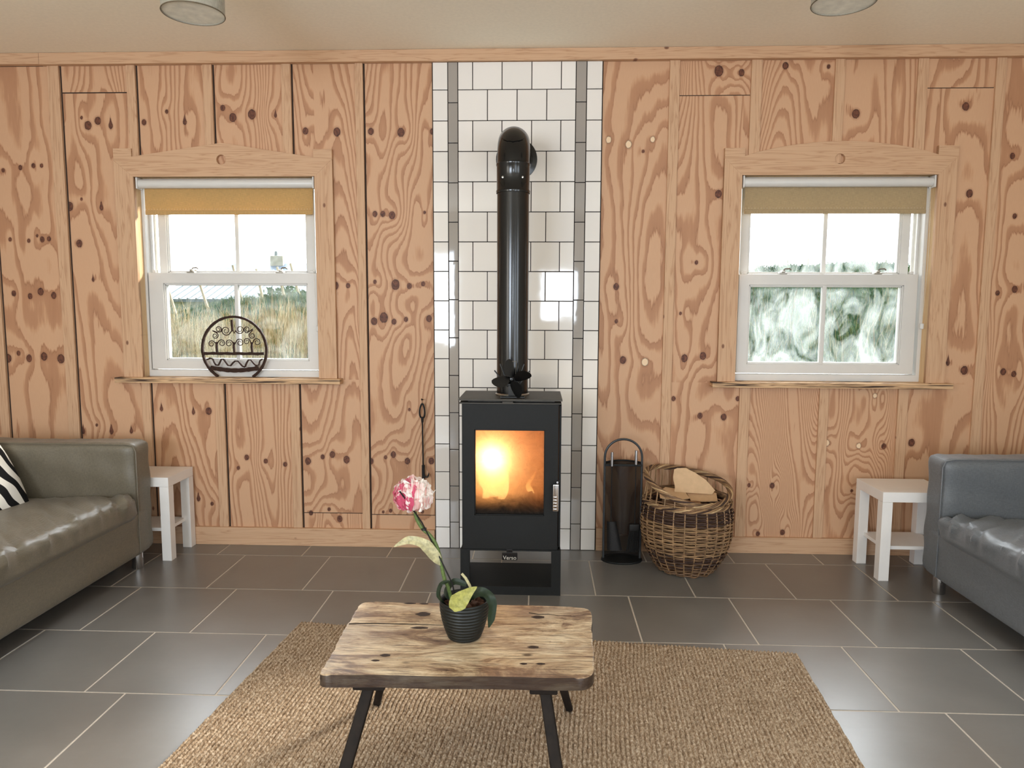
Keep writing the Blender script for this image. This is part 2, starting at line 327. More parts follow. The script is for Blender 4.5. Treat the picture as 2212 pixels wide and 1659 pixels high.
# ---- front wall: plywood sheets carrying the veneer figure as mesh attributes
# knots: x, z, radius, style (0 round, 1 drop-shaped, 2 pale plug)
KNOTS = [(-2.779, 2.081, 0.0127, 0),(-2.682, 2.095, 0.0152, 0),(-2.608, 2.105, 0.0152, 0),(-2.562, 2.105, 0.0127, 0),(-2.766, 1.709, 0.0127, 0),(-2.661, 1.702, 0.0127, 0),(-2.585, 1.709, 0.0177, 0),(-2.612, 1.729, 0.0101, 0),(-2.546, 1.712, 0.0152, 0),(-2.84, 1.405, 0.0177, 0),(-2.766, 1.413, 0.0177, 0),(-2.674, 1.398, 0.0177, 0),(-2.612, 1.423, 0.0228, 0),(-2.539, 1.403, 0.0203, 0),(-2.823, 1.051, 0.0253, 0),(-2.762, 1.08, 0.0152, 0),(-2.703, 1.052, 0.0228, 0),(-2.617, 1.063, 0.0253, 0),(-2.519, 1.05, 0.0278, 0),(-2.43, 2.314, 0.0203, 1),(-2.324, 2.357, 0.0101, 0),(-2.291, 2.316, 0.0253, 0),(-2.236, 2.34, 0.0228, 0),(-2.165, 2.318, 0.0253, 1),(-2.42, 1.887, 0.0278, 0),(-2.35, 1.926, 0.0101, 0),(-2.241, 1.884, 0.0228, 1),(-2.377, 1.687, 0.0228, 0),(-2.31, 1.493, 0.0177, 1),(-2.416, 0.644, 0.0228, 1),(-2.253, 0.646, 0.0253, 1),(-2.138, 0.647, 0.0203, 1),(-2.336, 0.677, 0.0101, 0),(-1.981, 2.331, 0.0177, 0),(-1.854, 2.386, 0.0127, 0),(-1.757, 2.335, 0.0228, 1),(-1.547, 2.403, 0.0177, 0),(-1.494, 2.353, 0.0253, 0),(-1.39, 2.369, 0.0278, 0),(-1.262, 2.366, 0.0177, 1),(-1.102, 2.281, 0.0203, 0),(-0.932, 2.275, 0.0253, 0),(-0.888, 1.461, 0.0152, 0),(-0.957, 1.461, 0.0228, 0),(-0.749, 2.277, 0.0203, 0),(-0.588, 2.271, 0.0253, 0),(-0.419, 2.275, 0.0177, 0),(-0.734, 1.845, 0.0177, 0),(-0.691, 1.845, 0.0177, 0),(-0.641, 1.838, 0.0228, 0),(-0.465, 1.853, 0.0101, 0),(-0.74, 1.482, 0.0127, 0),(-0.628, 1.467, 0.0304, 0),(-0.552, 1.46, 0.0177, 0),(-0.476, 1.472, 0.0152, 0),(-0.748, 1.268, 0.0228, 0),(-0.694, 1.288, 0.0304, 0),(-0.638, 1.266, 0.0177, 0),(-0.572, 1.279, 0.0152, 0),(-0.445, 1.284, 0.0203, 0),(-0.559, 0.781, 0.0101, 0),(-0.695, 0.511, 0.0127, 0),(-0.651, 0.527, 0.0203, 0),(-0.573, 0.491, 0.0203, 0),(-0.438, 0.493, 0.0203, 0),(-0.776, 0.488, 0.0177, 0),(-0.671, 0.206, 0.0127, 0),(-0.713, 0.198, 0.0101, 0),(-0.492, 0.203, 0.0127, 0),(-1.959, 0.776, 0.0203, 1),(-1.777, 0.759, 0.0203, 1),(-1.69, 0.762, 0.0228, 0),(-1.606, 0.476, 0.0177, 0),(-1.483, 0.501, 0.0177, 0),(-1.533, 0.44, 0.0127, 0),(-1.375, 0.481, 0.0152, 0),(-1.265, 0.464, 0.0152, 0),(-1.769, 0.263, 0.0228, 1),(-1.692, 0.231, 0.0127, 0),(-1.135, 0.484, 0.0228, 0),(-1.051, 0.509, 0.0152, 0),(-0.995, 0.523, 0.0203, 0),(-0.915, 0.495, 0.0228, 0),(-0.961, 0.154, 0.0203, 0),(-1.125, 0.186, 0.0152, 0),(-1.021, 0.209, 0.0127, 0),(0.515, 2.228, 0.0203, 2),(0.62, 2.204, 0.0228, 2),(0.746, 2.229, 0.0177, 2),(0.697, 2.168, 0.0101, 0),(0.569, 1.46, 0.0203, 0),(0.573, 1.274, 0.0127, 0),(0.614, 1.064, 0.0228, 0),(0.732, 1.054, 0.0253, 2),(1.079, 2.573, 0.0304, 0),(1.196, 2.563, 0.0203, 0),(1.098, 1.947, 0.0228, 0),(0.993, 1.589, 0.0127, 0),(0.917, 1.318, 0.0101, 0),(0.944, 1.076, 0.0228, 0),(1.043, 1.089, 0.0228, 0),(0.892, 0.855, 0.0152, 0),(1.038, 0.762, 0.0177, 0),(1.166, 0.756, 0.0203, 0),(1.239, 0.858, 0.0152, 0),(1.42, 2.596, 0.0203, 0),(1.64, 2.59, 0.0127, 0),(1.791, 2.353, 0.0253, 0),(2.346, 2.386, 0.0228, 0),(2.395, 1.947, 0.0228, 0),(2.432, 1.021, 0.0253, 0),(2.344, 1.065, 0.0228, 1),(2.6, 2.137, 0.0177, 0),(2.635, 1.831, 0.0152, 0),(2.663, 1.452, 0.0203, 0),(2.576, 1.432, 0.0152, 0),(2.518, 1.012, 0.0152, 0),(2.636, 1.015, 0.0203, 0),(2.692, 1.003, 0.0177, 0),(1.317, 0.379, 0.0127, 0),(1.443, 0.378, 0.0177, 0),(1.51, 0.115, 0.0177, 0),(1.376, 0.105, 0.0152, 0),(1.727, 0.619, 0.0203, 2),(1.899, 0.605, 0.0177, 2),(2.033, 0.604, 0.0177, 0),(1.97, 0.88, 0.0152, 2),(1.875, 0.355, 0.0101, 0),(2.179, 0.626, 0.0228, 0)]
STUDS = [(-2.885,-2.835),(-2.492,-2.430),(-2.061,-2.013),(-1.646,-1.596),(-1.222,-1.172),(-.828,-.786),(.825,.877),(1.245,1.300),(1.672,1.722),(2.090,2.142),(2.483,2.532)]
TILE0, TILE1 = -.418, .479
RIM = 2.624
def sheets():
    out = []; G = .005
    edges = [(-3.10, -2.885), (-2.835, -2.492), (-2.430, -2.061), (-2.013, -1.646), (-1.596, -1.222), (-1.172, -.828), (-.786, TILE0),
             (TILE1, .825), (.877, 1.245), (1.300, 1.672), (1.722, 2.090), (2.142, 2.483), (2.532, 3.10)]
    dens_top = [9, 9, 8, 9, 11, 15, 16, 7, 12, 13, 9, 8, 9]; dens_low = [9, 9, 8, 8, 7, 15, 16, 7, 8, 27, 27, 10, 9]
    wob = [.5, .5, .7, .9, 1., .8, .8, 1, 1, 1, 1, .8, .8]
    for i, (a, b) in enumerate(edges):
        a += .009 if i < 7 and i > 0 else .002
        if i in (3, 4): parts = [(a, b, ZH, RIM, dens_top[i], i), (a, b, 0, ZS, dens_low[i], i+50)]
        elif i in (9, 10): parts = [(a, b, ZH, RIM, dens_top[i], i), (a, b, 0, ZS, dens_low[i], i+50)]
        elif i == 5: parts = [(a, -1.053, ZH, RIM, 15, i), (-1.053, b, .945, RIM, 15, i), (a, b, .19, .945, 15, i), (a, -1.053, .944, ZS, 15, i), (a, b, 0, .186, 13, i+20)]
        elif i == 8: parts = [(a, 1.213, .945, 2.448, 12, i), (1.213, b, ZH, 2.448, 12, i), (a, b, 2.452, RIM, 34, i+20), (a, b, 0, .945, 7, i+50)]
        elif i == 11: parts = [(2.222, b, .945, 2.477, 8, i), (a, 2.222, ZH, 2.477, 8, i), (a, b, 2.481, RIM, 10, i+20), (a, b, 0, .945, 10, i+50)]
        elif i == 2: parts = [(a, -2.045, 0, 2.483, 8, i), (-2.045, b, ZH, 2.483, 8, i), (-2.045, b, 0, ZS, 8, i), (a, b, 2.489, RIM, 22, i+20)]
        elif i == 6: parts = [(a, b, .185, RIM, 16, i), (a, b, 0, .181, 6, i+20)]
        else: parts = [(a, b, 0, RIM, dens_top[i], i)]
        for p in parts:
            if p[1]-p[0] > .003 and p[3]-p[2] > .003: out.append(p+(wob[i],))
    return out
def figure(X, Z, dens, seed, wob):
    r = np.random.RandomState(seed*13+5); XX = X.copy(); lob = np.zeros_like(X)
    for (kx, kz, kr, ks) in KNOTS:
        dx = X-kx; dz = Z-kz
        if np.min(np.abs(dx)) > .12 or np.min(np.abs(dz)) > .35: continue
        R = .030+kr*2.0; rho = np.sqrt((dx/R)**2+(dz/(R*2.3))**2)
        XX = XX-dx*1.1*np.exp(-rho**2)
        th = np.arctan2(dz/2.0, dx); sg = 1 if r.rand() < .7 else -1
        lob += sg*(.11*wob)*np.cos(2*th)*rho*np.exp(-rho*1.25)+.05*np.exp(-(rho*1.8)**2)
    g = np.zeros_like(X)
    for i in range(9):
        kx = r.uniform(4, 24); kz = r.uniform(.2, 2.3)*r.choice([-1, 1]); g += np.sin(kx*XX+kz*Z+r.uniform(0, 6.3))/kx*(1.0 if i else 1.6)
    g += r.uniform(-.3, .3)*Z+r.uniform(-.4, .4)*XX
    return dens*(g*wob*1.15+lob)+r.uniform(0, 1)
def knotfield(X, Z):
    d = np.full(X.shape, 4.0); pl = np.zeros_like(X)
    for (kx, kz, kr, ks) in KNOTS:
        dx = X-kx; dz = Z-kz; kr = kr*.74
        if ks == 1:
            sq = np.where(dz > 0, 1+dz/(kr*1.1), 1.0); q = np.sqrt((dx*sq/(kr*.62))**2+(dz/np.where(dz > 0, kr*2.3, kr*1.15))**2)
        else: q = np.sqrt((dx/kr)**2+(dz/(kr*1.22))**2)
        m = q < d; d = np.where(m, q, d); pl = np.where(m, 1.0 if ks == 2 else 0.0, pl)
    return np.minimum(d, 2.0)/2, pl
V, Fc, A1, A2, A3, base = [], [], [], [], [], 0
for (a, b, z0, z1, dens, seed, wob) in sheets():
    nx = max(2, int((b-a)/.0055)); nz = max(2, int((z1-z0)/.009))
    X, Z = np.meshgrid(np.linspace(a, b, nx+1), np.linspace(z0, z1, nz+1))
    h = figure(X, Z, dens, seed, wob); k, pl = knotfield(X, Z)
    V.append(np.stack([X.ravel(), np.zeros(X.size), Z.ravel()], 1)); A1.append(h.ravel()); A2.append(k.ravel()); A3.append(pl.ravel())
    i = np.arange(nx)[None, :]+np.arange(nz)[:, None]*(nx+1)+base; i = i.ravel()
    Fc.append(np.stack([i, i+1, i+nx+2, i+nx+1], 1)); base += X.size
V = np.concatenate(V); Fc = np.concatenate(Fc)
# solid backing (thickness of the wall) around the openings
BK = MB()
def backing(x0, x1, z0, z1): BK.box(x0, x1, .004, .178, z0, z1)
(wl0, wl1), (wr0, wr1) = WIN
backing(-3.1, wl0-.02, 0, CEIL); backing(wl1+.02, wr0-.02, 0, CEIL); backing(wr1+.02, 3.1, 0, CEIL)
for w0, w1 in WIN: backing(w0-.02, w1+.02, 0, ZS-.03); backing(w0-.02, w1+.02, ZH+.02, CEIL)
nb = len(V); me = bpy.data.meshes.new('wall_front')
me.from_pydata(V.tolist()+BK.v, [], Fc.tolist()+[tuple(i+nb for i in f) for f in BK.f])
me.materials.append(M['ply']); me.materials.append(plain('gap_shade_core', lin(58, 42, 34), .9))  # backing coloured dark so gaps beside the studs read as shadow grooves
me.polygons.foreach_set('material_index', [0]*len(Fc)+[1]*len(BK.f))
z = np.zeros(len(BK.v))
for nm, ar in (('grain', A1), ('knot', A2), ('plug', A3)):
    at = me.attributes.new(nm, 'FLOAT', 'POINT'); at.data.foreach_set('value', np.concatenate(ar+[z]).astype(np.float32))
me.update(); wall_front = struct(link('wall_front', me))
# ---- studs standing slightly proud of the sheets
nt_ = 0
def trim(x0, x1, y0, y1, z0, z1, mat='pine_v', bev=.0015):
    global nt_; nt_ += 1
    return struct(MB().box(x0, x1, y0, y1, z0, z1, bev).build('trim_%d' % nt_, M[mat]))
for a, b in STUDS:
    b0 = .102 if a < 0 else .0902; spans = [(b0, RIM)]
    for w0, w1 in WIN:
        if a > w0-.03 and b < w1+.03: spans = [(b0, .925), (2.10, RIM)]
    for z0, z1 in spans: trim(a, b, -.012, .004, z0, z1)
trim(-3.1, -2.52, -.034, .0, 2.626, 2.684, 'pine_h'); trim(-2.519, 3.1, -.034, .0, 2.624, 2.684, 'pine_h')
# baseboards
nbb = 0
for i, (x0, x1, h) in enumerate([(-3.1, TILE0-.002, .102), (TILE1+.002, TILE1+.09, .13), (TILE1+.094, 3.1, .090)]):
    struct(MB().box(x0, x1, -.020, .0, 0, h, .002).build('baseboard_front' if i == 0 else 'baseboard_front.%03d' % i, M['pine_h']))
# ---- tiled chimney breast
def glaze(name, rgb, var):
    t = NT(name); g = t.n('ShaderNodeNewGeometry'); n1 = t.noise(t.coords((9, 9, 9)), 1.0, 2, .5, .8)
    c = t.mix(g.outputs['Random Per Island'], lin(*[x*(1-var) for x in rgb]), lin(*rgb))
    t.bsdf(c, .05, 0, .8, n1, .14, .002); return t.m
def grout_m(name, rgb): return plain(name, lin(*rgb), .9, var=.08, nscale=90)
tb = MB(); G = .0042
rows = [RIM, 2.483]+[2.483-.1575*k for k in range(1, 16)]+[0.0]
def tile(x0, x1, z0, z1, m):
    t = rnd.uniform(-.0025, .0025); u = rnd.uniform(-.0025, .0025)
    mt = Matrix.Translation(((x0+x1)/2, -.010, (z0+z1)/2)) @ Matrix.Rotation(t, 4, 'X') @ Matrix.Rotation(u, 4, 'Z') @ Matrix.Translation((-(x0+x1)/2, .010, -(z0+z1)/2))
    tb.box(x0+G/2, x1-G/2, -.016, -.005, z0+G/2, z1-G/2, .0015, 2, m, mt)
for r in range(len(rows)-1):
    zt, zb = rows[r], rows[r+1]
    tile(-.415, -.334, zb, zt, 0); tile(.395, .477, zb, zt, 0)
    xs = [-.281, -.203, -.048, .108, .262, .339] if r % 2 == 0 else [-.281, -.125, .031, .187, .339]
    for a, b in zip(xs[:-1], xs[1:]): tile(a, b, zb, zt, 0)
zz = RIM
while zz > .005:
    zb = max(0, zz-.2062); tile(-.334, -.281, zb, zz, 1); tile(.339, .395, zb, zz, 1); zz = zb
tb.box(TILE0, TILE1, -.009, .004, 0, RIM, m=2)
tb.build('tile_panel', [glaze('white_glazed_tile', (244, 238, 231), .04), glaze('grey_glazed_tile', (168, 160, 152), .07), grout_m('dark_grout', (40, 34, 32))], wall_front)

# ---- floor of square tiles in a third-offset bond
def floor_mat(kind):
    t = NT('slate_grey_porcelain'); g = t.n('ShaderNodeNewGeometry')
    n1 = t.noise(t.coords((3, 3, 3)), 1.5, 7, .62); n2 = t.noise(t.coords((14, 60, 10)), 1.0, 4)
    c = t.ramp(n1, [(.25, lin(112, 109, 106)), (.5, lin(120, 117, 113)), (.75, lin(128, 125, 121))])
    c = t.mix(t.math('MULTIPLY', n2, .35), c, lin(108, 105, 101)); c = t.mix(t.math('MULTIPLY', g.outputs['Random Per Island'], .18), c, lin(100, 97, 94))
    r = t.ramp(n1, [(.3, (.29, .29, .29, 1)), (.7, (.33, .33, .33, 1))])
    t.bsdf(c, r, 0, .85, n2, .06, .001); return t.m
fb = MB(); TW = .46561; TY0 = -.18342; TD = .46561
offs = {-1: -1.59, 0: -1.43071, 1: -1.74529, 2: -1.42240, 3: -1.27378}
for i in range(-1, 14):
    yt = TY0-i*TD if i >= 0 else 0.26; yb = TY0-(i+1)*TD if i >= 0 else TY0
    if i < 0: yt = .0
    o = offs.get(i, -1.43-.157*(i % 3)) % TW
    x = XL-TW+((o-XL) % TW)
    while x < XR:
        a, b = max(XL, x), min(XR, x+TW)
        if b-a > .01: fb.box(a+.0032, b-.0032, yb+.0032, max(yb+.006, yt-.0032), -.012, 0, .0012, 1, 0)
        x += TW
fb.box(XL-.05, XR+.05, BACK-.05, .0, -.06, -.0012, m=1)
struct(fb.build('floor', [floor_mat(0), grout_m('pale_floor_grout', (196, 186, 174))]))
struct(MB().box(-3.2, 3.2, BACK-.1, .26, CEIL, CEIL+.12).build('ceiling', M['ceiling']))
# ---- side and rear walls with openings at the daylight and fill lamps
def holed_wall(name, horiz, fixed, t, lo, hi, holes, mat):
    b = MB(); cuts = sorted(holes)
    def put(u0, u1, z0, z1):
        if u1-u0 < .01 or z1-z0 < .01: return
        if horiz: b.box(u0, u1, min(fixed, fixed+t), max(fixed, fixed+t), z0, z1)
        else: b.box(min(fixed, fixed+t), max(fixed, fixed+t), u0, u1, z0, z1)
    u = lo
    for (a, c, z0, z1) in cuts: put(u, a, 0, CEIL); put(a, c, 0, z0); put(a, c, z1, CEIL); u = c
    put(u, hi, 0, CEIL); return struct(b.build(name, mat, smooth=False))
holed_wall('wall_back', True, BACK, -.2, -3.1, 3.1, [(-2.4, -1.0, .85, 2.15), (.15, .70, 1.2, 1.9), (1.5, 2.7, .02, 2.1)], M['sidewall'])
holed_wall('wall_left', False, XL, -.2, BACK, .26, [(-5.7, -4.1, .8, 2.1)], M['sidewall'])
holed_wall('wall_right', False, XR, .2, BACK, .26, [(-5.4, -3.8, .8, 2.1)], M['sidewall'])

# ---- sash windows
def make_window(n, ox0, ox1, lx0, lx1, gx0, gx1, bx, ux0, ux1, ubx, hx, head, mat_glass):
    cx = (ox0+ox1)/2
    w = bpy.data.objects.new('window_%d' % n, None); COL.objects.link(w); w.location = (cx, 0, ZS); struct(w)
    # casing boards: pedimented head with a round hole, mitred to the uprights
    hd = outline('casing_head', [head+[(ox1, ZH), (ox0, ZH)], circle(hx[0], hx[1], .027)], -.022, .022, M['pine_h'], w, .001)
    o0, o1 = head[0][0], head[-1][0]
    for s in (0, 1):
        if s == 0: poly = [(head[0][0], head[0][1]-.0028), (ox0-.0, ZH-.0028), (ox0, ZS), (o0-.001, ZS)]
        else: poly = [(ox1, ZH-.0028), (head[-1][0], head[-1][1]-.0028), (o1+.003, ZS), (ox1, ZS)]
        outline('casing_side', [poly], -.022, .022, M['pine_v'], w, .001)
    # sill of exposed plywood edge
    MB().box(o0-.036, o1+.030, -.062, .05, ZS-.029, ZS, .002).build('window_sill', M['edge'], w)
    # timber lining
    ln = MB(); ln.box(ox0-.012, ox0, -.0215, .05, ZS, ZH+.012, .001); ln.box(ox1, ox1+.012, -.0215, .05, ZS, ZH+.012, .001); ln.box(ox0, ox1, -.021, .05, ZH, ZH+.012, .001)
    ln.build('lining', M['reveal'], w)
    # pvc box frame with jamb tracks
    f = MB(); f.box(ox0-.03, ox0+.012, .05, .172, ZS-.02, ZH+.02, .002); f.box(ox1-.018, ox1+.03, .05, .172, ZS-.02, ZH+.02, .002)
    f.box(ox0, ox1, .05, .172, ZH-.03, ZH+.02, .002); f.box(ox0, ox1, .048, .185, ZS-.02, ZS+.036, .004)
    for sx, xx in ((1, ox0+.012), (-1, ox1-.018)):
        for yy in (.103, .150): f.box(min(xx, xx+sx*.012), max(xx, xx+sx*.012), yy, yy+.006, ZS+.036, ZH-.03, .001)
    f.build('window_frame', M['pvc'], w)
    def sash(nm, x0, x1, z0, z1, y0, y1, a0, a1, c0, c1, bar):
        s = MB(); s.box(x0, a0, y0, y1, z0, z1, .003); s.box(a1, x1, y0, y1, z0, z1, .003); s.box(a0-.004, a1+.004, y0, y1, c1, z1, .003); s.box(a0-.004, a1+.004, y0, y1, z0, c0, .003)
        # stepped glazing bead
        for q, d in ((.006, .007), (.011, .014)):
            s.box(a0-.001, a0+q, y0+d, y1, c0, c1, .001); s.box(a1-q, a1+.001, y0+d, y1, c0, c1, .001); s.box(a0, a1, y0+d, y1, c0-.001, c0+q, .001); s.box(a0, a1, y0+d, y1, c1-q, c1+.001, .001)
        s.box(bar-.011, bar+.011, y0+.006, y0+.018, c0, c1, .003); s.box(bar-.008, bar+.008, y1-.014, y1-.004, c0, c1, .002)
        so_ = s.build(nm, M['pvc'], w)
        g = MB(); g.box(a0, a1, (y0+y1)/2+.002, (y0+y1)/2+.006, c0, c1); g.build('pane', mat_glass, so_, smooth=False); return so_
    low = sash('lower_sash', lx0, lx1, .993, 1.532, .056, .100, gx0, gx1, 1.043, 1.473, bx)
    up = sash('upper_sash', ux0-.045, ux1+.045, 1.492, ZH-.028, .108, .148, ux0, ux1, 1.535, ZH-.065, ubx)
    W_ = lx1-lx0
    for fx in (.25, .78):
        x = lx0+W_*fx; b = MB(); b.box(x-.022, x+.022, .062, .094, 1.532, 1.541, .003); b.box(x-.008, x+.012, .066, .088, 1.541, 1.553, .003)
        b.tube([(x+.002, .077, 1.551), (x+.012, .072, 1.560), (x+.034, .068, 1.561), (x+.042, .067, 1.554)], .004, 6); b.build('sash_catch', M['nickel'], low)
    for xx in (lx0+.03, lx1-.03): MB().box(xx-.010, xx+.010, .064, .088, 1.532, 1.547, .003).build('travel_stop', M['pvc'], low)
    return w
headL = [(-2.147, 2.128), (-2.147, 2.189), (-2.049, 2.189), (-2.049, 2.146), (-1.553, 2.216), (-1.056, 2.139), (-1.056, 2.181), (-.957, 2.181), (-.957, 2.130)]
pts = [(1.224, 2.137)]
for k in range(1, 14):
    u = k/14; pts.append((1.224+u*(2.215-1.224), 2.137+.072*math.sin(PI*u)**.8+.004*u))
headR = [(1.121, 2.128), (1.121, 2.178), (1.224, 2.178)]+pts+[(2.215, 2.141), (2.215, 2.186), (2.316, 2.186), (2.316, 2.132)]
make_window(1, -2.045, -1.053, -2.030, -1.078, -1.947, -1.132, -1.537, -1.944, -1.144, -1.544, (-1.557, 2.129), headL, M['glass'])
make_window(2, 1.213, 2.222, 1.238, 2.190, 1.295, 2.118, 1.700, 1.297, 2.115, 1.709, (1.714, 2.122), headR, M['dirty_glass'])

# ================================================================== THINGS ON THE WINDOWS
def fabric(name, rgb, warp=900, rough=.9, transl=0.0, var=.12, bdist=.0006):
    t = NT(name); a = t.noise(t.coords((warp, 40, 40)), 1.0, 2); b = t.noise(t.coords((40, 40, warp)), 1.0, 2); big = t.noise(t.coords((7, 7, 7)), 1.0, 4)
    w = t.math('MULTIPLY', t.math('ADD', a, b), .5)
    c = t.ramp(w, [(.35, lin(*[x*(1-var) for x in rgb])), (.65, lin(*[min(255, x*(1+var*.6)) for x in rgb]))])
    c = t.mix(t.math('MULTIPLY', big, .25), c, lin(*[x*.85 for x in rgb]))
    p = t.bsdf(c, rough, 0, .3, w, .3, bdist, Sheen_Weight=.15)
    if transl:
        tr = t.n('ShaderNodeBsdfTranslucent'); t.l(c, tr.inputs[0]); ms = t.n('ShaderNodeMixShader'); ms.inputs[0].default_value = transl
        t.l(p.outputs[0], ms.inputs[1]); t.l(tr.outputs[0], ms.inputs[2]); t.l(ms.outputs[0], t.out.inputs[0])
    return t.m
M['blind_o'] = fabric('mustard_blind_cloth', (216, 176, 116), transl=.25); M['blind_g'] = fabric('taupe_blind_cloth', (190, 166, 128), transl=.2)
M['cord'] = plain('white_bead_chain', lin(226, 220, 206), .4)
def blind(ox0, ox1, zb, mat, label, chain_x, chain_z, side):
    t = thing('roller_blind', ((ox0+ox1)/2, .005, ZH), label, 'blind', 'roller blinds over the two windows')
    zc = 2.008; a, b = ox0+.008, ox1-.006
    MB().lathe([(.0, a+.010), (.024, a+.010), (.0245, a+.012), (.0245, b-.012), (.024, b-.010), (0, b-.010)], (0, .012, zc), 28, axis='x').build('roller_tube', M['pvc'], t)
    for q in (a, b-.010): MB().box(q, q+.010, -.016, .038, zc-.030, zc+.033, .006).build('end_bracket', M['pvc'], t)
    fb_ = MB(); fx0, fx1 = a+.024, b-.022
    def sf(u, v): return (fx0+u*(fx1-fx0), .030+.0015*math.sin(u*9), zc+(zb-zc)*v)
    fb_.grid(sf, 24, 12); fb_.grid(lambda u, v: (fx0+u*(fx1-fx0), .0325+.0015*math.sin(u*9), zb+(zc-zb)*v), 24, 12)
    c = fb_.build('blind_fabric', mat, t)
    MB().box(fx0, fx1, .026, .037, zb-.004, zb+.018, .003).build('hem_bar', mat, t)
    st = MB(); n = int((fx1-fx0)/.008)
    for i in range(n):
        if i % 2 == 0: x = fx0+.004+i*.008; st.box(x, x+.004, .0245, .0262, zb+.024, zb+.0252)
    st.build('hem_stitching', M['cord'], t, smooth=False)
    ch = MB(); xs = chain_x
    for s_ in (-1, 1):
        z = 1.985
        k = 0
        while z > chain_z:
            u = (1.985-z)/(1.985-chain_z); x = xs+s_*(.010*math.sin(PI*min(1, u*1.02))+.002)
            ch.lathe([(0, -.0022), (.0020, -.0010), (.0020, .0010), (0, .0022)], (x, .002+s_*.004, z), 6); z -= .0062; k += 1
    ch.build('bead_chain', M['cord'], t)
    MB().box(xs-.009, xs+.009, -.002, .012, chain_z-.03, chain_z, .004).build('chain_clip', M['pvc'], t)
blind(-2.045, -1.053, 1.850, M['blind_o'], 'mustard roller blind in the window with the iron ornament', -1.062, 1.24, 1)
blind(1.213, 2.222, 1.852, M['blind_g'], 'taupe roller blind in the window without an ornament', 2.196, 1.27, 1)

# wrought iron ornament on the sill: ring, posts with scrolls, wave, boat-shaped foot
T = thing('iron_ornament', (-1.537, .02, ZS), 'round rusty iron ornament of scrolls and a wave on the window sill', 'ornament')
OC = (-1.537, 1.108); OR_ = .181; oy = .015
def O(px, py):   # ornament crop coordinates -> metres in its own plane
    return (OC[0]+(px-1008)/412*OR_*.985, oy, OC[1]-(py-1225)/412*OR_*.985)
ring = []
for i in range(61):
    a = math.radians(-57)+math.radians(294)*i/60; ring.append((OC[0]+OR_*math.cos(a), oy, OC[1]+OR_*math.sin(a)))
def flat(points, w, d, name, parent=T, mat='rust_iron'):
    b = MB(); pts = [Vector(p) for p in points]; n = len(pts); k = []
    for i, p in enumerate(pts):
        t = (pts[min(i+1, n-1)]-pts[max(i-1, 0)]).normalized(); s = Vector((-t.z, 0, t.x))
        ww = w*(1+.10*math.sin(i*1.7)+.06*math.sin(i*3.1)); k.append([p+s*ww/2-Vector((0, d/2, 0)), p-s*ww/2-Vector((0, d/2, 0)), p-s*ww/2+Vector((0, d/2, 0)), p+s*ww/2+Vector((0, d/2, 0))])
    vs = [v for q in k for v in q]; fs = []
    for i in range(n-1):
        for j in range(4): fs.append((i*4+j, i*4+(j+1) % 4, (i+1)*4+(j+1) % 4, (i+1)*4+j))
    fs += [(3, 2, 1, 0), (n*4-4, n*4-3, n*4-2, n*4-1)]; b.add(vs, fs); return b.build(name, M[mat], parent)
flat(ring, .0125, .014, 'ring')
flat([O(610+i*26, 1278+2*math.sin(i)) for i in range(31)], .016, .012, 'crossbar')
flat([O(985, 845), O(985, 900), O(990, 990)], .010, .010, 'post')
for x in (778, 1003, 1237): flat([O(x, 1130), O(x-2, 1200), O(x+4, 1275)], .0095, .010, 'post')
wave = [(640, 1360), (690, 1338), (722, 1350), (735, 1390), (755, 1425), (790, 1430), (810, 1395), (830, 1355), (860, 1350), (885, 1385), (915, 1430), (950, 1435), (980, 1400), (1010, 1375), (1050, 1375), (1080, 1410), (1105, 1440), (1135, 1450)]
flat([O(*p) for p in wave], .0075, .009, 'wave')
flat([O(*p) for p in [(1140, 1448), (1160, 1400), (1185, 1360), (1220, 1360), (1250, 1400), (1280, 1430), (1320, 1425), (1335, 1370), (1370, 1345)]], .0075, .009, 'wave')
boat = [O(690+i*26, 1462+34*math.sin(PI*i/24)) for i in range(25)]
flat(boat, .023, .012, 'boat_strip')
def scroll(cx, cy, R, turns, a0, dirn, name='scroll', tail=None):
    p = []; n = int(26*turns)
    for i in range(n+1):
        u = i/n; a = a0+dirn*2*PI*turns*u; r = R*(1-.72*u); p.append(O(cx+r*math.cos(a), cy+r*math.sin(a)))
    if tail: p = [O(*q) for q in tail]+p
    MB().tube(p, [.0030*(1-.45*i/len(p)) for i in range(len(p))], 6).build(name, M['rust_iron'], T)
for a in [(808, 968, 42, 1.5, .9, -1, [(730, 985), (790, 1005)]), (905, 985, 62, 1.7, .3, 1, [(990, 985)]), (1088, 970, 56, 1.6, PI-.2, -1, [(1000, 985), (1008, 1020)]), (1180, 968, 42, 1.5, 1.6, 1, [(1260, 960)]),
          (762, 1050, 42, 1.5, -1.2, 1, [(735, 990)]), (1245, 1045, 42, 1.5, -2.2, -1, [(1255, 975)]), (712, 1155, 44, 1.4, -.4, -1, [(775, 1150)]), (845, 1145, 46, 1.5, PI+.4, 1, [(785, 1150)]),
          (940, 1148, 48, 1.5, -.3, -1, [(1000, 1160)]), (1082, 1138, 50, 1.5, PI+.3, 1, [(1012, 1160)]), (1172, 1122, 42, 1.5, -.3, -1, [(1232, 1150)]), (1305, 1130, 48, 1.5, PI+.3, 1, [(1245, 1150)])]:
    scroll(a[0], a[1], a[2], a[3], a[4], a[5], tail=a[6])

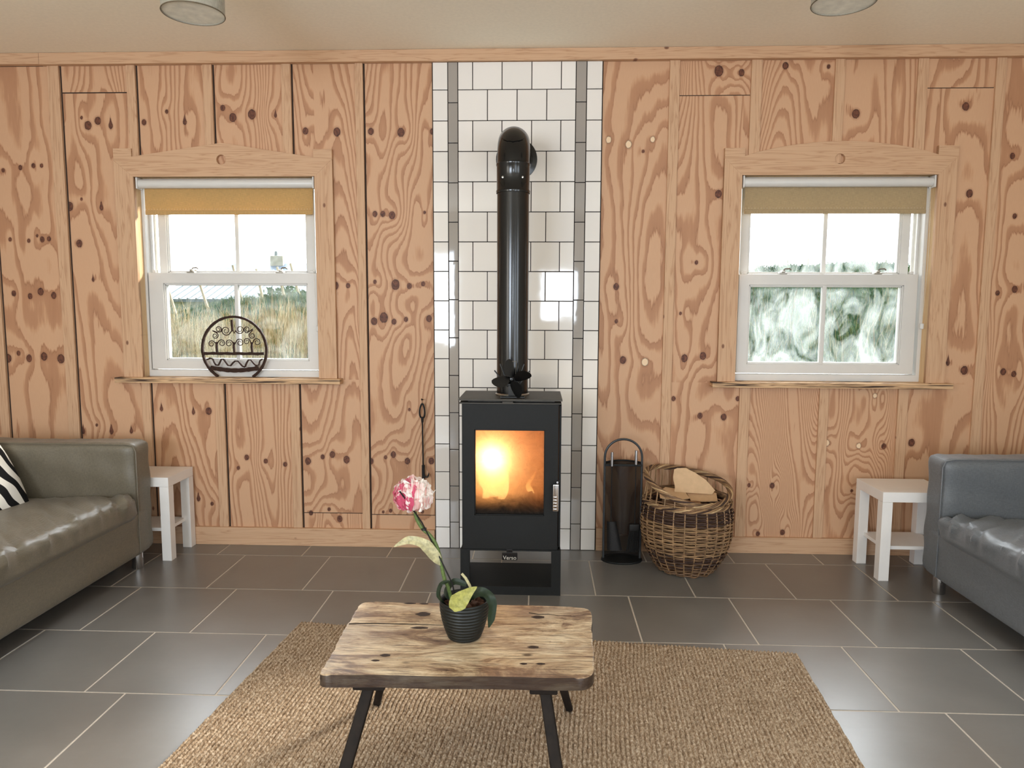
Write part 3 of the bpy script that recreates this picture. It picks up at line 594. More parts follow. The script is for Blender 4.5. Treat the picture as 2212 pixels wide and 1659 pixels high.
# ================================================================== STOVE
SX0, SX1, SY = -.204, .264, -.66
T = thing('wood_stove', (.03, -.5, 0), 'black box-shaped wood stove with a lit fire behind its glass door', 'stove')
st = MB()
sb_ = outline('stand_board', [[(SX0, 0), (SX1, 0), (SX1, .218), (SX0, .218)], [(SX0+.042, .040), (SX1-.042, .040), (SX1-.042, .213), (SX0+.042, .213)]], SY, .022, M['black_steel'], None, .001)
st.add([v.co[:] for v in sb_.data.vertices], [tuple(p.vertices) for p in sb_.data.polygons]); bpy.data.objects.remove(sb_)
st.box(SX0, SX0+.006, SY+.023, -.34, 0, .2155, .001); st.box(SX1-.006, SX1, SY+.023, -.34, 0, .2155, .001)
st.box(SX0+.007, SX1-.007, SY+.023, -.34, 0, .039, .001); st.build('stand', M['black_steel'], T)
BX0, BX1 = -.198, .262
b = MB(); b.box(BX0, BX0+.012, SY+.02, -.345, .216, .905, .003); b.box(BX1-.012, BX1, SY+.02, -.345, .216, .905, .003); b.box(BX0, BX1, -.357, -.345, .216, .905, .002)
b.box(BX0, BX1, SY+.02, -.345, .216, .232, .002); b.box(BX0, BX1, SY+.02, -.345, .893, .905, .002); b.build('body', M['black_steel'], T)
brick = plain('vermiculite_lining', lin(176, 128, 88), .9, var=.25, nscale=18, bstr=.5, bdist=.004)
fbx = MB(); a0, a1 = BX0+.030, BX1-.030
fbx.box(a0-.014, a0, SY+.045, -.375, .36, .85); fbx.box(a1, a1+.014, SY+.045, -.375, .36, .85); fbx.box(a0, a1, -.385, -.372, .36, .85); fbx.box(a0, a1, SY+.045, -.375, .345, .36); fbx.box(a0, a1, SY+.12, -.375, .82, .83)
fbx.build('firebox_lining', brick, T)
dr = MB(); DX0, DX1, DZ0, DZ1 = -.192, .247, .222, .903; GX0, GX1, GZ0, GZ1 = -.139, .187, .381, .786
door_board = outline('door_board', [[(DX0, DZ0), (DX1, DZ0), (DX1, DZ1), (DX0, DZ1)], [(GX0, GZ0), (GX1, GZ0), (GX1, GZ1), (GX0, GZ1)]], SY-.002, .016, M['black_steel'], None, .001)
dr.add([v.co[:] for v in door_board.data.vertices], [tuple(p.vertices) for p in door_board.data.polygons]); bpy.data.objects.remove(door_board)
for q in ((GX0, GX0+.005, GZ0, GZ1), (GX1-.004, GX1, GZ0, GZ1), (GX0, GX1, GZ0, GZ0+.005), (GX0, GX1, GZ1-.005, GZ1)): dr.box(q[0], q[1], SY+.004, SY+.03, q[2], q[3])
door = dr.build('door', M['black_steel'], T)
def sooty():
    t = NT('sooty_heated_glass'); o = t.coords((1, 1, 1), 'Generated'); sp = t.n('ShaderNodeSeparateXYZ'); t.l(o, sp.inputs[0])
    n1 = t.noise(t.coords((12, 12, 12)), 1.0, 6, .65, .8); n2 = t.noise(t.coords((260, 260, 260)), 1.0, 2)
    # soot settles toward the foot and corners of the pane
    ed = t.math('ADD', sp.outputs[2], t.math('MULTIPLY', t.math('SUBTRACT', n1, .5), .22))
    soot = t.ramp(ed, [(.02, (1, 1, 1, 1)), (.15, (.45, .45, .45, 1)), (.26, (.06, .06, .06, 1)), (1, (.02, .02, .02, 1))])
    speck = t.ramp(n2, [(.27, (1, 1, 1, 1)), (.33, (0, 0, 0, 1))])
    tr = t.n('ShaderNodeBsdfTransparent'); tr.inputs[0].default_value = (1, .97, .92, 1); tl = t.n('ShaderNodeBsdfTranslucent'); tl.inputs[0].default_value = (.95, .80, .62, 1)
    m1 = t.n('ShaderNodeMixShader'); t.l(t.ramp(n1, [(.3, (.38, .38, .38, 1)), (.75, (.66, .66, .66, 1))]), m1.inputs[0]); t.l(tr.outputs[0], m1.inputs[1]); t.l(tl.outputs[0], m1.inputs[2])
    dk = t.n('ShaderNodeBsdfDiffuse'); dk.inputs[0].default_value = lin(38, 32, 28)
    m2 = t.n('ShaderNodeMixShader'); t.l(t.math('MAXIMUM', soot, t.math('MULTIPLY', speck, .5)), m2.inputs[0]); t.l(m1.outputs[0], m2.inputs[1]); t.l(dk.outputs[0], m2.inputs[2])
    gl = t.n('ShaderNodeBsdfGlossy'); gl.inputs['Roughness'].default_value = .12; fr = t.n('ShaderNodeFresnel'); fr.inputs[0].default_value = 1.4
    m3 = t.n('ShaderNodeMixShader'); t.l(t.math('MULTIPLY', fr.outputs[0], .6), m3.inputs[0]); t.l(m2.outputs[0], m3.inputs[1]); t.l(gl.outputs[0], m3.inputs[2]); t.l(m3.outputs[0], t.out.inputs[0]); return t.m
g = MB(); g.box(GX0, GX1, SY+.020, SY+.024, GZ0, GZ1); g.build('glass_pane', sooty(), door, smooth=False)
h = MB(); h.box(.224, .252, SY-.034, SY-.020, .413, .540, .005); h.tube([(.245, SY-.026, .548), (.250, SY, .548)], .005, 8); h.tube([(.238, SY-.002, .520), (.238, SY-.028, .520)], .007, 10)
for i in range(5): h.box(.227, .243, SY-.037, SY-.032, .420+i*.014, .428+i*.014, .002)
hd = h.build('door_handle', M['chrome'], door); hd['label'] = 'ribbed chrome handle'
tp = MB(); tp.box(SX0-.006, SX1+.0, SY-.022, -.34, .921, .929, .0015); tp.box(SX0-.002, SX1-.004, SY-.010, -.345, .905, .911, .001); tp.box(-.17, .23, SY+.03, -.37, .910, .922); tp.box(-.01, .04, SY-.012, SY+.01, .911, .918, .002)
tp.build('top_plate', M['stove_top'], T)
bd = MB(); bd.box(-.009, .063, SY-.006, SY-.001, .170, .207, .003); bd.box(.012, .040, SY-.005, SY+.0, .205, .222, .002)
badge = bd.build('badge', plain('gloss_black_badge', lin(16, 16, 17), .3), T)
lettering('badge_lettering', 'Verso', .026, plain('silver_lettering', lin(214, 210, 200), .35, .3), badge, (.027, SY-.0065, .1815), .0008)
# fire
fire = NT('flame'); fo = fire.coords((1, 1, 1), 'Generated'); fs = fire.n('ShaderNodeSeparateXYZ'); fire.l(fo, fs.inputs[0])
em = fire.n('ShaderNodeEmission'); fire.l(fire.ramp(fs.outputs[2], [(0, (1, .62, .22, 1)), (.5, (1, .45, .12, 1)), (1, (1, .28, .05, 1))]), em.inputs[0])
fire.val(em.inputs[1], fire.math('MULTIPLY_ADD', fs.outputs[2], -2.6, 4.0)); ft = fire.n('ShaderNodeBsdfTransparent'); fm = fire.n('ShaderNodeMixShader')
fire.val(fm.inputs[0], fire.ramp(fs.outputs[2], [(0, (.95, .95, .95, 1)), (1, (.25, .25, .25, 1))])); fire.l(ft.outputs[0], fm.inputs[1]); fire.l(em.outputs[0], fm.inputs[2]); fire.l(fm.outputs[0], fire.out.inputs[0])
M['flame'] = fire.m
def flame(x, y, z, r, h, lean, par):
    def fn(u, v):
        a = u*2*PI; rr = r*(math.sin(PI*min(1, v*.86+.12))**.8)*(1-v)**.45*(1+.22*math.sin(3*a+v*7)+.12*math.sin(5*a-v*9))
        return (x+rr*math.cos(a)+lean*v*v+.010*math.sin(v*9), y+rr*math.sin(a)*.6, z+h*v)
    return MB().grid(fn, 20, 16).build('flame', M['flame'], par)
bark = plain('charred_log_bark', lin(70, 46, 34), .9, var=.5, nscale=35, bstr=.9, bdist=.006); endg = plain('pale_split_wood', lin(196, 152, 104), .8, var=.15, nscale=60)
def log(name, a, b, r, n, mats, label, cat, group=None):
    A, B = Vector(a), Vector(b); t = thing(name, (A+B)/2, label, cat, group); ax = (B-A).normalized(); s1 = ax.cross(Vector((0, 0, 1))).normalized(); s2 = s1.cross(ax)
    angs = [0, .9, 1.8, 2.7, 3.5, 4.3, 5.3]; rs = [r*rnd.uniform(.75, 1.15) for _ in angs]; m = MB(); vs = []
    for k in range(9):
        p = A.lerp(B, k/8)
        for an, q in zip(angs, rs): vs.append(p+(s1*math.cos(an)+s2*math.sin(an))*q*(1+.07*math.sin(k*2+an*3)))
    q = len(angs); fs = [(i*q+j, i*q+(j+1) % q, (i+1)*q+(j+1) % q, (i+1)*q+j) for i in range(8) for j in range(q)]
    m.add(vs, fs); m.build('bark', mats[0], t); MB().add(vs[:q], [tuple(reversed(range(q)))]).build('cut_end', mats[1], t); MB().add(vs[-q:], [tuple(range(q))]).build('cut_end', mats[1], t); return t
lg = log('burning_log', (-.10, -.47, .385), (.14, -.50, .392), .032, 8, (bark, endg), 'charred log lying across the back of the stove, flames rising from it', 'log')
lg2 = log('burning_log', (.035, -.575, .405), (.135, -.50, .415), .038, 8, (bark, plain('glowing_cut_face', lin(120, 48, 30), .9)), 'dark half-burnt log with a square end at the right of the fire', 'log')
for f in ((-.058, -.50, .43, .045, .29, .012), (-.10, -.50, .42, .028, .20, -.012), (-.02, -.51, .42, .03, .34, .03)): flame(*f, lg)
flame(.115, -.475, .40, .016, .16, .02, lg2)
ash = MB(); ash.grid(lambda u, v: (a0+u*(a1-a0), SY+.05+v*(.235), .361+.018*abs(math.sin(u*17+v*5))*(.4+.6*math.sin(v*PI))+.006*math.sin(u*60)), 60, 24)
tag(ash.build('ash_bed', plain('grey_wood_ash', lin(120, 108, 98), .95, var=.3, nscale=120)), 'grey ash covering the floor of the lit firebox', 'ash', kind='stuff')
fl = bpy.data.lights.new('fire_light', 'POINT'); fl.energy = 4.2; fl.color = (1, .60, .30); fl.shadow_soft_size = .035
fo_ = bpy.data.objects.new('fire_light', fl); COL.objects.link(fo_); fo_.location = (-.058, -.575, .645)

# flue: straight pipe, two-piece elbow, wall collar
FX, FY, FR = .030, -.500, .075
T = thing('flue_pipe', (FX, FY, .929), 'black flue pipe rising from the stove and bending back into the tiled wall', 'flue')
MB().lathe([(FR-.004, 0), (FR, 0), (FR, .945), (FR-.004, .945)], (FX, FY, .930), 48).build('straight_pipe', M['flue'], T)
MB().lathe([(FR+.001, 0), (FR+.006, .001), (FR+.006, .006), (FR+.001, .010)], (FX, FY, .929), 48).build('base_ring', M['nickel'], T)
el = MB()
def seg(path_a, path_b, r, n=40):
    el.tube([path_a, path_b], r, n, caps=False)
C0 = Vector((FX, FY, 1.875)); 
pts = [C0, C0+Vector((0, 0, .135))]
bend = [Vector((FX, FY, 2.005)), Vector((FX, FY+.012, 2.045)), Vector((FX, FY+.040, 2.085)), Vector((FX, FY+.085, 2.115)), Vector((FX, FY+.135, 2.125)), Vector((FX, -.03, 2.125))]
col_ = MB(); col_.lathe([(FR+.003, -.002), (FR+.0045, .004), (FR+.0045, .010), (FR+.002, .014), (FR+.002, .120), (FR+.0045, .124), (FR+.0045, .132), (FR, .136)], (FX, FY, 1.872), 48).build('sleeve', M['flue'], T)
eb = MB(); eb.tube([Vector((FX, FY, 2.000)), Vector((FX, FY, 2.030)), Vector((FX, FY+.010, 2.062)), Vector((FX, FY+.034, 2.094)), Vector((FX, FY+.066, 2.114)), Vector((FX, FY+.105, 2.122)), Vector((FX, FY+.16, 2.124)), Vector((FX, -.012, 2.126))], FR, 44, caps=False)
eb.build('elbow', M['flue'], T)
for s_ in (-.045, .045):
    MB().lathe([(0, -.003), (.005, -.002), (.005, 0)], (FX+s_, FY-math.sqrt(FR**2-s_**2)-.002, 1.935), 10, axis='y').build('bolt', M['nickel'], T)
hb = MB(); hb.tube([(FX-.062, FY-.048, 1.915), (FX-.045, FY-.063, 1.893), (FX, FY-.0790, 1.882), (FX+.045, FY-.063, 1.893), (FX+.062, FY-.048, 1.915)], .0012, 5)
hb.build('inspection_hatch', M['flue'], T); hb = MB()
hb.tube([(FX-.05, FY-.030, 2.113), (FX-.03, FY-.052, 2.100), (FX, FY-.060, 2.094), (FX+.03, FY-.052, 2.100), (FX+.05, FY-.030, 2.113)], .0020, 5)
hb.build('elbow_seam', M['flue'], T)
MB().lathe([(FR+.001, -.050), (FR+.008, -.046), (FR+.010, -.012), (.108, -.008), (.110, -.001), (.110, .002)], (FX, -.014, 2.126), 48, axis='y').build('wall_collar', M['flue'], T)

# heat powered fan on the stove top
fx, fy = .036, -.635
T = thing('stove_fan', (fx, fy, .929), 'small black four-bladed fan standing on the stove top', 'fan')
b = MB(); b.box(fx-.056, fx+.056, fy-.012, fy+.030, .929, .937, .002); b.box(fx-.020, fx+.020, fy+.006, fy+.022, .937, .985, .002); b.build('base', M['fan'], T)
for dx in (-.085, -.058, .052, .078): MB().bar((fx+dx*.35, fy+.018, .985), (fx+dx, fy+.018, 1.055+(.03 if abs(dx) < .06 else 0)), .004, .022, bev=.001).build('cooling_fin', M['fan'], T)
MB().box(fx-.03, fx+.03, fy+.008, fy+.026, .98, .995, .003).build('generator_block', M['fan'], T)
HZ = 1.018; hx = fx-.004; hy = fy-.018
MB().lathe([(0, -.010), (.007, -.009), (.011, -.002), (.011, .010), (.006, .012), (.006, .035)], (hx, hy, HZ), 20, axis='y').build('hub', M['fan'], T)
def blade(ang):
    ca, sa = math.cos(ang), math.sin(ang)
    def pt(u, v, o):
        r = .012+u*.080; w = .056*math.sqrt(max(0.0, math.sin(PI*(.035+.95*u**.85)))); t = (v-.5)*w; tw = .55
        lx = r; lz = t*math.cos(tw)+.006*math.sin(u*PI); ly = -t*math.sin(tw)-.004*math.sin(u*PI)+o
        return (hx+lx*ca-lz*sa, hy+ly, HZ+lx*sa+lz*ca)
    m = MB(); m.grid(lambda u, v: pt(u, v, 0), 14, 8); m.grid(lambda u, v: pt(u, v, .0012), 14, 8); return m.build('blade', M['fan'], T)
for a in (98, 12, 188, 292): blade(math.radians(a))
MB().tube([(fx-.026, fy+.01, .99), (fx-.020, fy+.004, 1.06), (fx-.018, fy, 1.090), (fx-.016, fy, 1.098), (fx+.016, fy, 1.098), (fx+.018, fy, 1.090), (fx+.014, fy+.004, 1.05), (fx+.010, fy+.01, .99)], .0012, 6).build('carry_handle', M['nickel'], T)

# ================================================================== HEARTH TOOLS
T = thing('poker', (-.482, -.02, .60), 'black iron poker with looped grip and hooked tip hanging beside the tiles', 'poker')
b = MB(); b.tube([(-.482, -.03, .735), (-.481, -.028, .60), (-.480, -.026, .47)], .0042, 8); b.tube([(-.480, -.026, .475), (-.480, -.026, .40)], .0085, 10)
b.tube([(-.480, -.026, .425), (-.470, -.026, .408), (-.458, -.026, .408), (-.450, -.026, .420), (-.449, -.026, .432)], [.007, .0065, .005, .004, .002], 8); b.tube([(-.480, -.026, .40), (-.479, -.026, .380)], [.006, .002], 8); b.build('shaft', M['black_iron'], T)
lp = [(-.482+.014*math.sin(2*PI*i/24)*(1-.25*math.cos(2*PI*i/24)), -.03+.003*math.cos(2*PI*i/24*2), .778+.040*math.cos(2*PI*i/24)) for i in range(24)]
b = MB(); b.tube(lp, .0048, 8, closed=True); b.tube([(-.482, -.03, .745), (-.482, -.03, .715)], [.009, .006], 8); b.build('grip', M['black_iron'], T)
tag(MB().tube([(-.483, .001, .838), (-.483, -.036, .840), (-.483, -.040, .846)], [.003, .003, .004], 8).tube([(-.483, -.030, .838), (-.4825, -.030, .815)], .0012, 6).build('wall_nail', M['black_iron']), 'black nail in the plywood from which the poker hangs', 'nail')

cx, cy = .608, -.155
T = thing('fireside_stand', (cx, cy, 0), 'dark metal fireside tool stand with an arched handle and curved back', 'tool stand')
smoke = NT('smoked_panel'); tr = smoke.n('ShaderNodeBsdfTransparent'); tr.inputs[0].default_value = (.55, .54, .50, 1); pr = smoke.n('ShaderNodeBsdfPrincipled'); pr.inputs['Base Color'].default_value = lin(38, 38, 38); pr.inputs['Roughness'].default_value = .28
mm = smoke.n('ShaderNodeMixShader'); mm.inputs[0].default_value = .62; smoke.l(tr.outputs[0], mm.inputs[1]); smoke.l(pr.outputs[0], mm.inputs[2]); smoke.l(mm.outputs[0], smoke.out.inputs[0])
b = MB(); hw = .098
arch = [(cx-hw, cy, .0), (cx-hw, cy, .3), (cx-hw, cy, .545)]+[(cx+hw*math.cos(a), cy, .560+hw*.98*math.sin(a)) for a in [PI-PI*i/20 for i in range(21)]]+[(cx+hw, cy, .545), (cx+hw, cy, .3), (cx+hw, cy, .0)]
b.tube(arch, .0062, 10); b.build('frame', plain('dark_grey_metal', lin(62, 64, 66), .4, .3), T)
MB().grid(lambda u, v: (cx-hw+2*hw*u, cy+.062*math.sin(PI*u)**.8, .012+.520*v), 24, 4).build('curved_back', smoke.m, T)
b = MB(); b.tube([(cx-hw+2*hw*u/20, cy+.062*math.sin(PI*u/20)**.8, .530) for u in range(21)], .0045, 8); b.box(cx-hw, cx+hw, cy-.012, cy+.003, .512, .524, .002)
b.grid(lambda u, v: (cx-hw+2*hw*u, cy+v*.062*math.sin(PI*u)**.8, .525+.004*math.sin(PI*u)), 20, 3); b.build('tool_rack', M['black_steel'], T)
b = MB(); b.lathe([(0, .0), (.108, 0), (.110, .004), (.108, .010), (0, .011)], (0, 0, 0), 36); b.v = [(cx+x, cy-.005+y*.72, z) for x, y, z in b.v]; b.build('base', M['black_steel'], T)
def tool(name, x, z1, label, build_head, cat):
    t = thing(name, (x, cy-.022, .1), label, cat)
    MB().tube([(x, cy-.020, z1-.075), (x, cy-.020, z1)], .0078, 12).build('handle', M['steel'], t)['label'] = 'brushed steel handle'
    MB().tube([(x, cy-.020, .20), (x, cy-.020, z1-.07)], .0030, 8).build('shaft', M['black_iron'], t); build_head(t, x)
def shovel_head(t, x):
    def fn(u, v):
        w = .033+.020*v; return (x+.004+(u-.5)*2*w*.75+.018*v, cy-.030-.012*(1-abs(2*u-1)**3)*1-.010*v+.016, .215-.155*v)
    m = MB(); m.grid(fn, 10, 10); m.grid(lambda u, v: tuple(a+b for a, b in zip(fn(u, v), (0, .002, 0))), 10, 10); m.build('scoop', M['black_iron'], t)
def brush_head(t, x):
    MB().box(x-.030, x+.026, cy-.034, cy-.008, .165, .205, .008).build('brush_back', M['black_iron'], t)
    m = MB()
    for i in range(90):
        px = x-.028+.052*rnd.random(); py = cy-.032+.022*rnd.random(); m.tube([(px, py, .17), (px+rnd.uniform(-.012, .012)-.006, py+rnd.uniform(-.006, .006), .050+rnd.uniform(0, .012))], .0013, 4)
    m.build('bristles', plain('black_bristle', lin(24, 23, 22), .8), t)['kind'] = 'stuff'
tool('fireside_shovel', cx-.062, .590, 'fireside shovel with steel handle and black scoop, left in the tool stand', shovel_head, 'shovel')
tool('fireside_brush', cx+.064, .600, 'fireside brush with steel handle and black bristles, right in the tool stand', brush_head, 'brush')

# ================================================================== WICKER BASKET
BCX, BCY = .925, -.265
def Rb(z):   # belly profile of the basket
    P_ = [(0, .135), (.03, .158), (.10, .198), (.18, .222), (.26, .228), (.32, .224), (.38, .214), (.42, .208), (.50, .203), (.60, .20)]
    for (z0, r0), (z1, r1) in zip(P_[:-1], P_[1:]):
        if z <= z1: u = (z-z0)/(z1-z0); return r0+(r1-r0)*u
    return .18
T = thing('wicker_basket', (BCX, BCY, 0), 'round bulging wicker log basket with two arched hand holes, on the floor', 'basket')
def wick(name, rgb): return plain(name, lin(*rgb), .62, var=.38, nscale=26, bstr=.5, bdist=.0015)
wk = [wick('buff_willow', (150, 118, 84)), wick('brown_willow', (112, 84, 60)), wick('dark_willow', (62, 42, 34)), wick('pale_willow', (186, 156, 116))]
NS = 26; NR = 44
wv = MB()
for k in range(NR):
    z = .006+k*.0088
    if z < .045: c = 1
    elif z < .125: c = 2 if k % 3 else 1
    elif z < .285: c = 0 if k % 4 else 1
    elif z < .352: c = 2
    else: c = 1 if k % 2 else 0
    pts = []; ph = k*PI
    for i in range(NS*5):
        a = 2*PI*i/(NS*5); w = math.cos(a*NS/2+ph); r = Rb(z)+.0062*w+.0015*math.sin(a*3+k*1.3)
        pts.append((BCX+r*math.cos(a), BCY+r*math.sin(a), z+.0022*math.sin(a*2+k)+.0012*math.sin(a*9+k*2.1)))
    wv.tube(pts, rnd.uniform(.0036, .0046), 5, True, c)
wv.build('woven_body', wk, T)
def rim_z(a):   # angle 0 = +x (right), -90 = front
    return .447-.030*math.cos(a)+.045*math.sin(a)+.012*math.cos(2*a)
sk = MB()
for i in range(NS):
    a = 2*PI*(i+.5)/NS; zt = rim_z(a); pts = []
    for j in range(15):
        z = .004+(zt-.004)*j/14; r = Rb(z)*(1 if z < .4 else 1)+.002; pts.append((BCX+r*math.cos(a), BCY+r*math.sin(a), z))
    sk.tube(pts, .0034, 5, False, 0)
sk.build('stake', wk, T)['kind'] = 'stuff'
rm = MB()
for k in range(7):
    pts = []
    for i in range(110):
        a = 2*PI*i/110; ph = a*6+k*2*PI/7; r = Rb(.43)+.004+.011*math.cos(ph); pts.append((BCX+r*math.cos(a), BCY+r*math.sin(a), rim_z(a)+.010*math.sin(ph)))
    rm.tube(pts, .0046, 6, True, [0, 1, 0, 3, 1, 0, 2][k])
rm.build('plaited_rim', wk, T)
rm2 = MB()
for k in range(5):
    pts = []
    for i in range(110):
        a = 2*PI*i/110; ph = a*8+k*2*PI/5; r = Rb(.365)+.003+.007*math.cos(ph); pts.append((BCX+r*math.cos(a), BCY+r*math.sin(a), .362+.008*math.sin(ph)))
    rm2.tube(pts, .0042, 6, True, [0, 1, 3, 0, 2][k])
rm2.build('waling_band', wk, T)
bb = MB(); bb.lathe([(0, .004), (.13, .004), (.135, .010), (0, .012)], (BCX, BCY, 0), 30); bb.build('base', wk[1], T)
# what the basket holds: cardboard pieces over split logs
cardm = plain('corrugated_cardboard', lin(206, 172, 134), .85, var=.06, nscale=40)
def card(name, pts, thick, label):
    o = [Vector(p) for p in pts]; n = (o[1]-o[0]).cross(o[2]-o[0]).normalized()*thick; m = MB()
    k = len(o); m.add([p for p in o]+[p+n for p in o], [tuple(range(k)), tuple(reversed(range(k, 2*k)))]+[(i, (i+1) % k, k+(i+1) % k, k+i) for i in range(k)])
    e = [o[0].lerp(o[-1], 0)]
    d = (o[1]-o[0]).normalized()
    return tag(m.build(name, cardm, smooth=False), label, 'cardboard', 'cardboard pieces in the basket')
c1 = [(.865, -.200, .395)]+[(.865+.004*math.sin(i*1.3), -.185, .40+.105*i/6) for i in range(1, 7)]+[(.885, -.184, .512), (.930, -.188, .512), (.980, -.196, .488), (1.030, -.206, .455), (1.075, -.220, .405), (1.060, -.245, .385)]
card('cardboard_sheet', [(x, -.19-.35*(.512-z), z) for x, _, z in c1], .004, 'upright ribbed cardboard piece with a rounded top leaning in the wicker basket')
card('cardboard_sheet', [(.94, -.30, .360), (1.07, -.31, .368), (1.085, -.22, .385), (1.0, -.15, .395), (.93, -.18, .392)], .004, 'flat pale cardboard piece seen through the right hand hole of the basket')
card('cardboard_sheet', [(.78, -.30, .378), (.86, -.33, .372), (.93, -.30, .378), (.92, -.20, .395), (.83, -.17, .402), (.79, -.22, .39)], .004, 'torn brown cardboard piece lying level in the left of the basket')
lr = random.Random(3)
for (a, b, r, lab) in [((.80, -.26, .345), (.98, -.32, .340), .026, 'split log at the front, just under the cardboard in the basket'), ((.83, -.16, .345), (1.04, -.20, .340), .028, 'split log at the back, just under the cardboard in the basket')]:
    log('split_log', a, b, r, 7, (plain('split_log_bark', lin(140, 104, 74), .9, var=.35, nscale=35, bstr=.6, bdist=.004), endg), lab, 'log', 'split logs in the basket')

# ================================================================== SIDE TABLES
M['lacquer'] = plain('white_lacquer', lin(244, 240, 236), .38, var=.02, nscale=12)
def side_table(x0, x1, y0, y1, label):
    t = thing('side_table', ((x0+x1)/2, (y0+y1)/2, 0), label, 'table', 'small square-legged side tables')
    MB().box(x0, x1, y0, y1, .400, .450, .0015).build('table_top', M['lacquer'], t)
    for x in (x0, x1-.05):
        for y in (y0, y1-.05): MB().box(x, x+.05, y, y+.05, 0, .3995, .0015).build('leg', M['lacquer'], t)
    MB().box(x0+.03, x1-.03, y0+.03, y1-.03, .152, .170, .001).build('shelf', M['lacquer'], t); return t
side_table(-2.135, -1.783, -.292, -.024, 'pale side table with a lower shelf behind the sofa with the zebra cushion')
side_table(1.850, 2.200, -.400, -.105, 'pale side table with a lower shelf beside the empty sofa')

# ================================================================== SOFAS
M['sofa'] = None
def sofa_cloth(name, rgb):
    t = NT(name); a = t.noise(t.coords((700, 700, 60)), 1.0, 2); b = t.noise(t.coords((60, 60, 700)), 1.0, 2); w = t.math('MULTIPLY', t.math('ADD', a, b), .5)
    c = t.ramp(w, [(.3, lin(*[x*.80 for x in rgb])), (.7, lin(*[x*1.15 for x in rgb]))]); big = t.noise(t.coords((4, 4, 4)), 1.0, 4)
    c = t.mix(t.math('MULTIPLY', big, .3), c, lin(*[x*.8 for x in rgb])); t.bsdf(c, .46, 0, .55, w, .25, .0006, Sheen_Weight=.1); return t.m
clothA = sofa_cloth('grey_waxed_cotton_cover', (112, 104, 88))
def sofa(xf, dirn, ya, label, cloth, arm_t=.160, yb=-2.15, seed=0):
    """xf: front plane; dirn +1 when the sofa faces +x; ya: outer face of the far arm"""
    xb = xf-dirn*.97; r2 = random.Random(seed); ph = [r2.uniform(0, 6) for _ in range(8)]
    t = thing('sofa', ((xf+xb)/2, (ya+yb)/2, 0), label, 'sofa', 'grey two-seat sofas facing each other')
    X = lambda a, b: (min(a, b), max(a, b))
    def wr(p, n):
        s = .0022*math.sin(p.z*38+p.x*9+ph[0])+.0018*math.sin(p.x*46+p.z*16+ph[1])
        return n*s
    from mathutils import noise as mn
    def wr2(p, n):   # creases pulled diagonally across the seat front
        e = max(0, 1-abs(p.x-xf)/.50)**.8*min(1, max(0, (p.z-.315)/.05))
        q = p.y+dirn*p.x*.9; r = p.x*dirn-p.y*.25
        a_ = mn.noise(Vector((q*13, r*2.6, seed)))+.6*mn.noise(Vector((q*30, r*4.5, seed+9)))+.3*mn.noise(Vector((q*60, r*9, seed+3)))
        return n*(.024*a_*e+.003*mn.noise(Vector((p.x*5, p.y*5, seed))))
    MB().soft(*X(xf-dirn*.012, xb), ya-arm_t, ya, .085, .660, .035, 26, wr).build('arm', cloth, t)
    MB().soft(*X(xf-dirn*.012, xb), yb, yb+arm_t, .085, .660, .035, 16, wr).build('arm', cloth, t)
    MB().soft(*X(xb+dirn*.17, xb), yb+arm_t-.01, ya-arm_t+.01, .085, .660, .04, 16, wr).build('backrest', cloth, t)
    MB().soft(*X(xf-dirn*.006, xb+dirn*.02), yb+.05, ya-.05, .085, .315, .022, 20, wr).build('base_cover', cloth, t)
    def dome(p, n):
        u = (p.y-(ya+yb)/2)/((ya-yb)/2-arm_t); bul = .012*(1-min(1, u*u)**3) if p.z > .33 else 0
        return wr2(p, n)+Vector((0, 0, bul-.030*abs(p.x-xf)/.7))
    MB().soft(*X(xf+dirn*.012, xb+dirn*.15), yb+arm_t+.004, ya-arm_t-.002, .275, .408, .050, 76, dome).build('seat_cushion', cloth, t)
    pp = MB()
    for (yy, y2) in ((ya-arm_t, ya),):
        x = xf-dirn*.004; q = [(x, yy+.004, .10), (x, yy+.003, .30), (x, yy+.003, .62), (x-dirn*.015, yy+.006, .648), (x-dirn*.05, yy+.004, .655), (xb+dirn*.1, yy+.004, .657)]
        pp.tube(q, .0028, 6)
    pp.build('piping', cloth, t)
    for (lx, ly) in ((xf-dirn*.055, ya-.10), (xf-dirn*.055, yb+.1), (xb+dirn*.06, ya-.10), (xb+dirn*.06, yb+.1)):
        lg_ = MB().lathe([(0, 0), (.026, 0), (.028, .003), (.028, .092), (0, .092)], (lx, ly, 0), 24).build('leg', M['chrome'], t)
        lg_['label'] = 'round chrome leg'
    return t
sofa(-1.850, 1, -.298, 'grey fabric sofa with the zebra-patterned cushion on its seat', clothA, seed=1)
sofa(2.012, -1, -.440, 'empty grey fabric sofa, its arm below the taupe blind window', sofa_cloth('blue_grey_cotton_cover', (100, 104, 108)), yb=-2.3, seed=5)

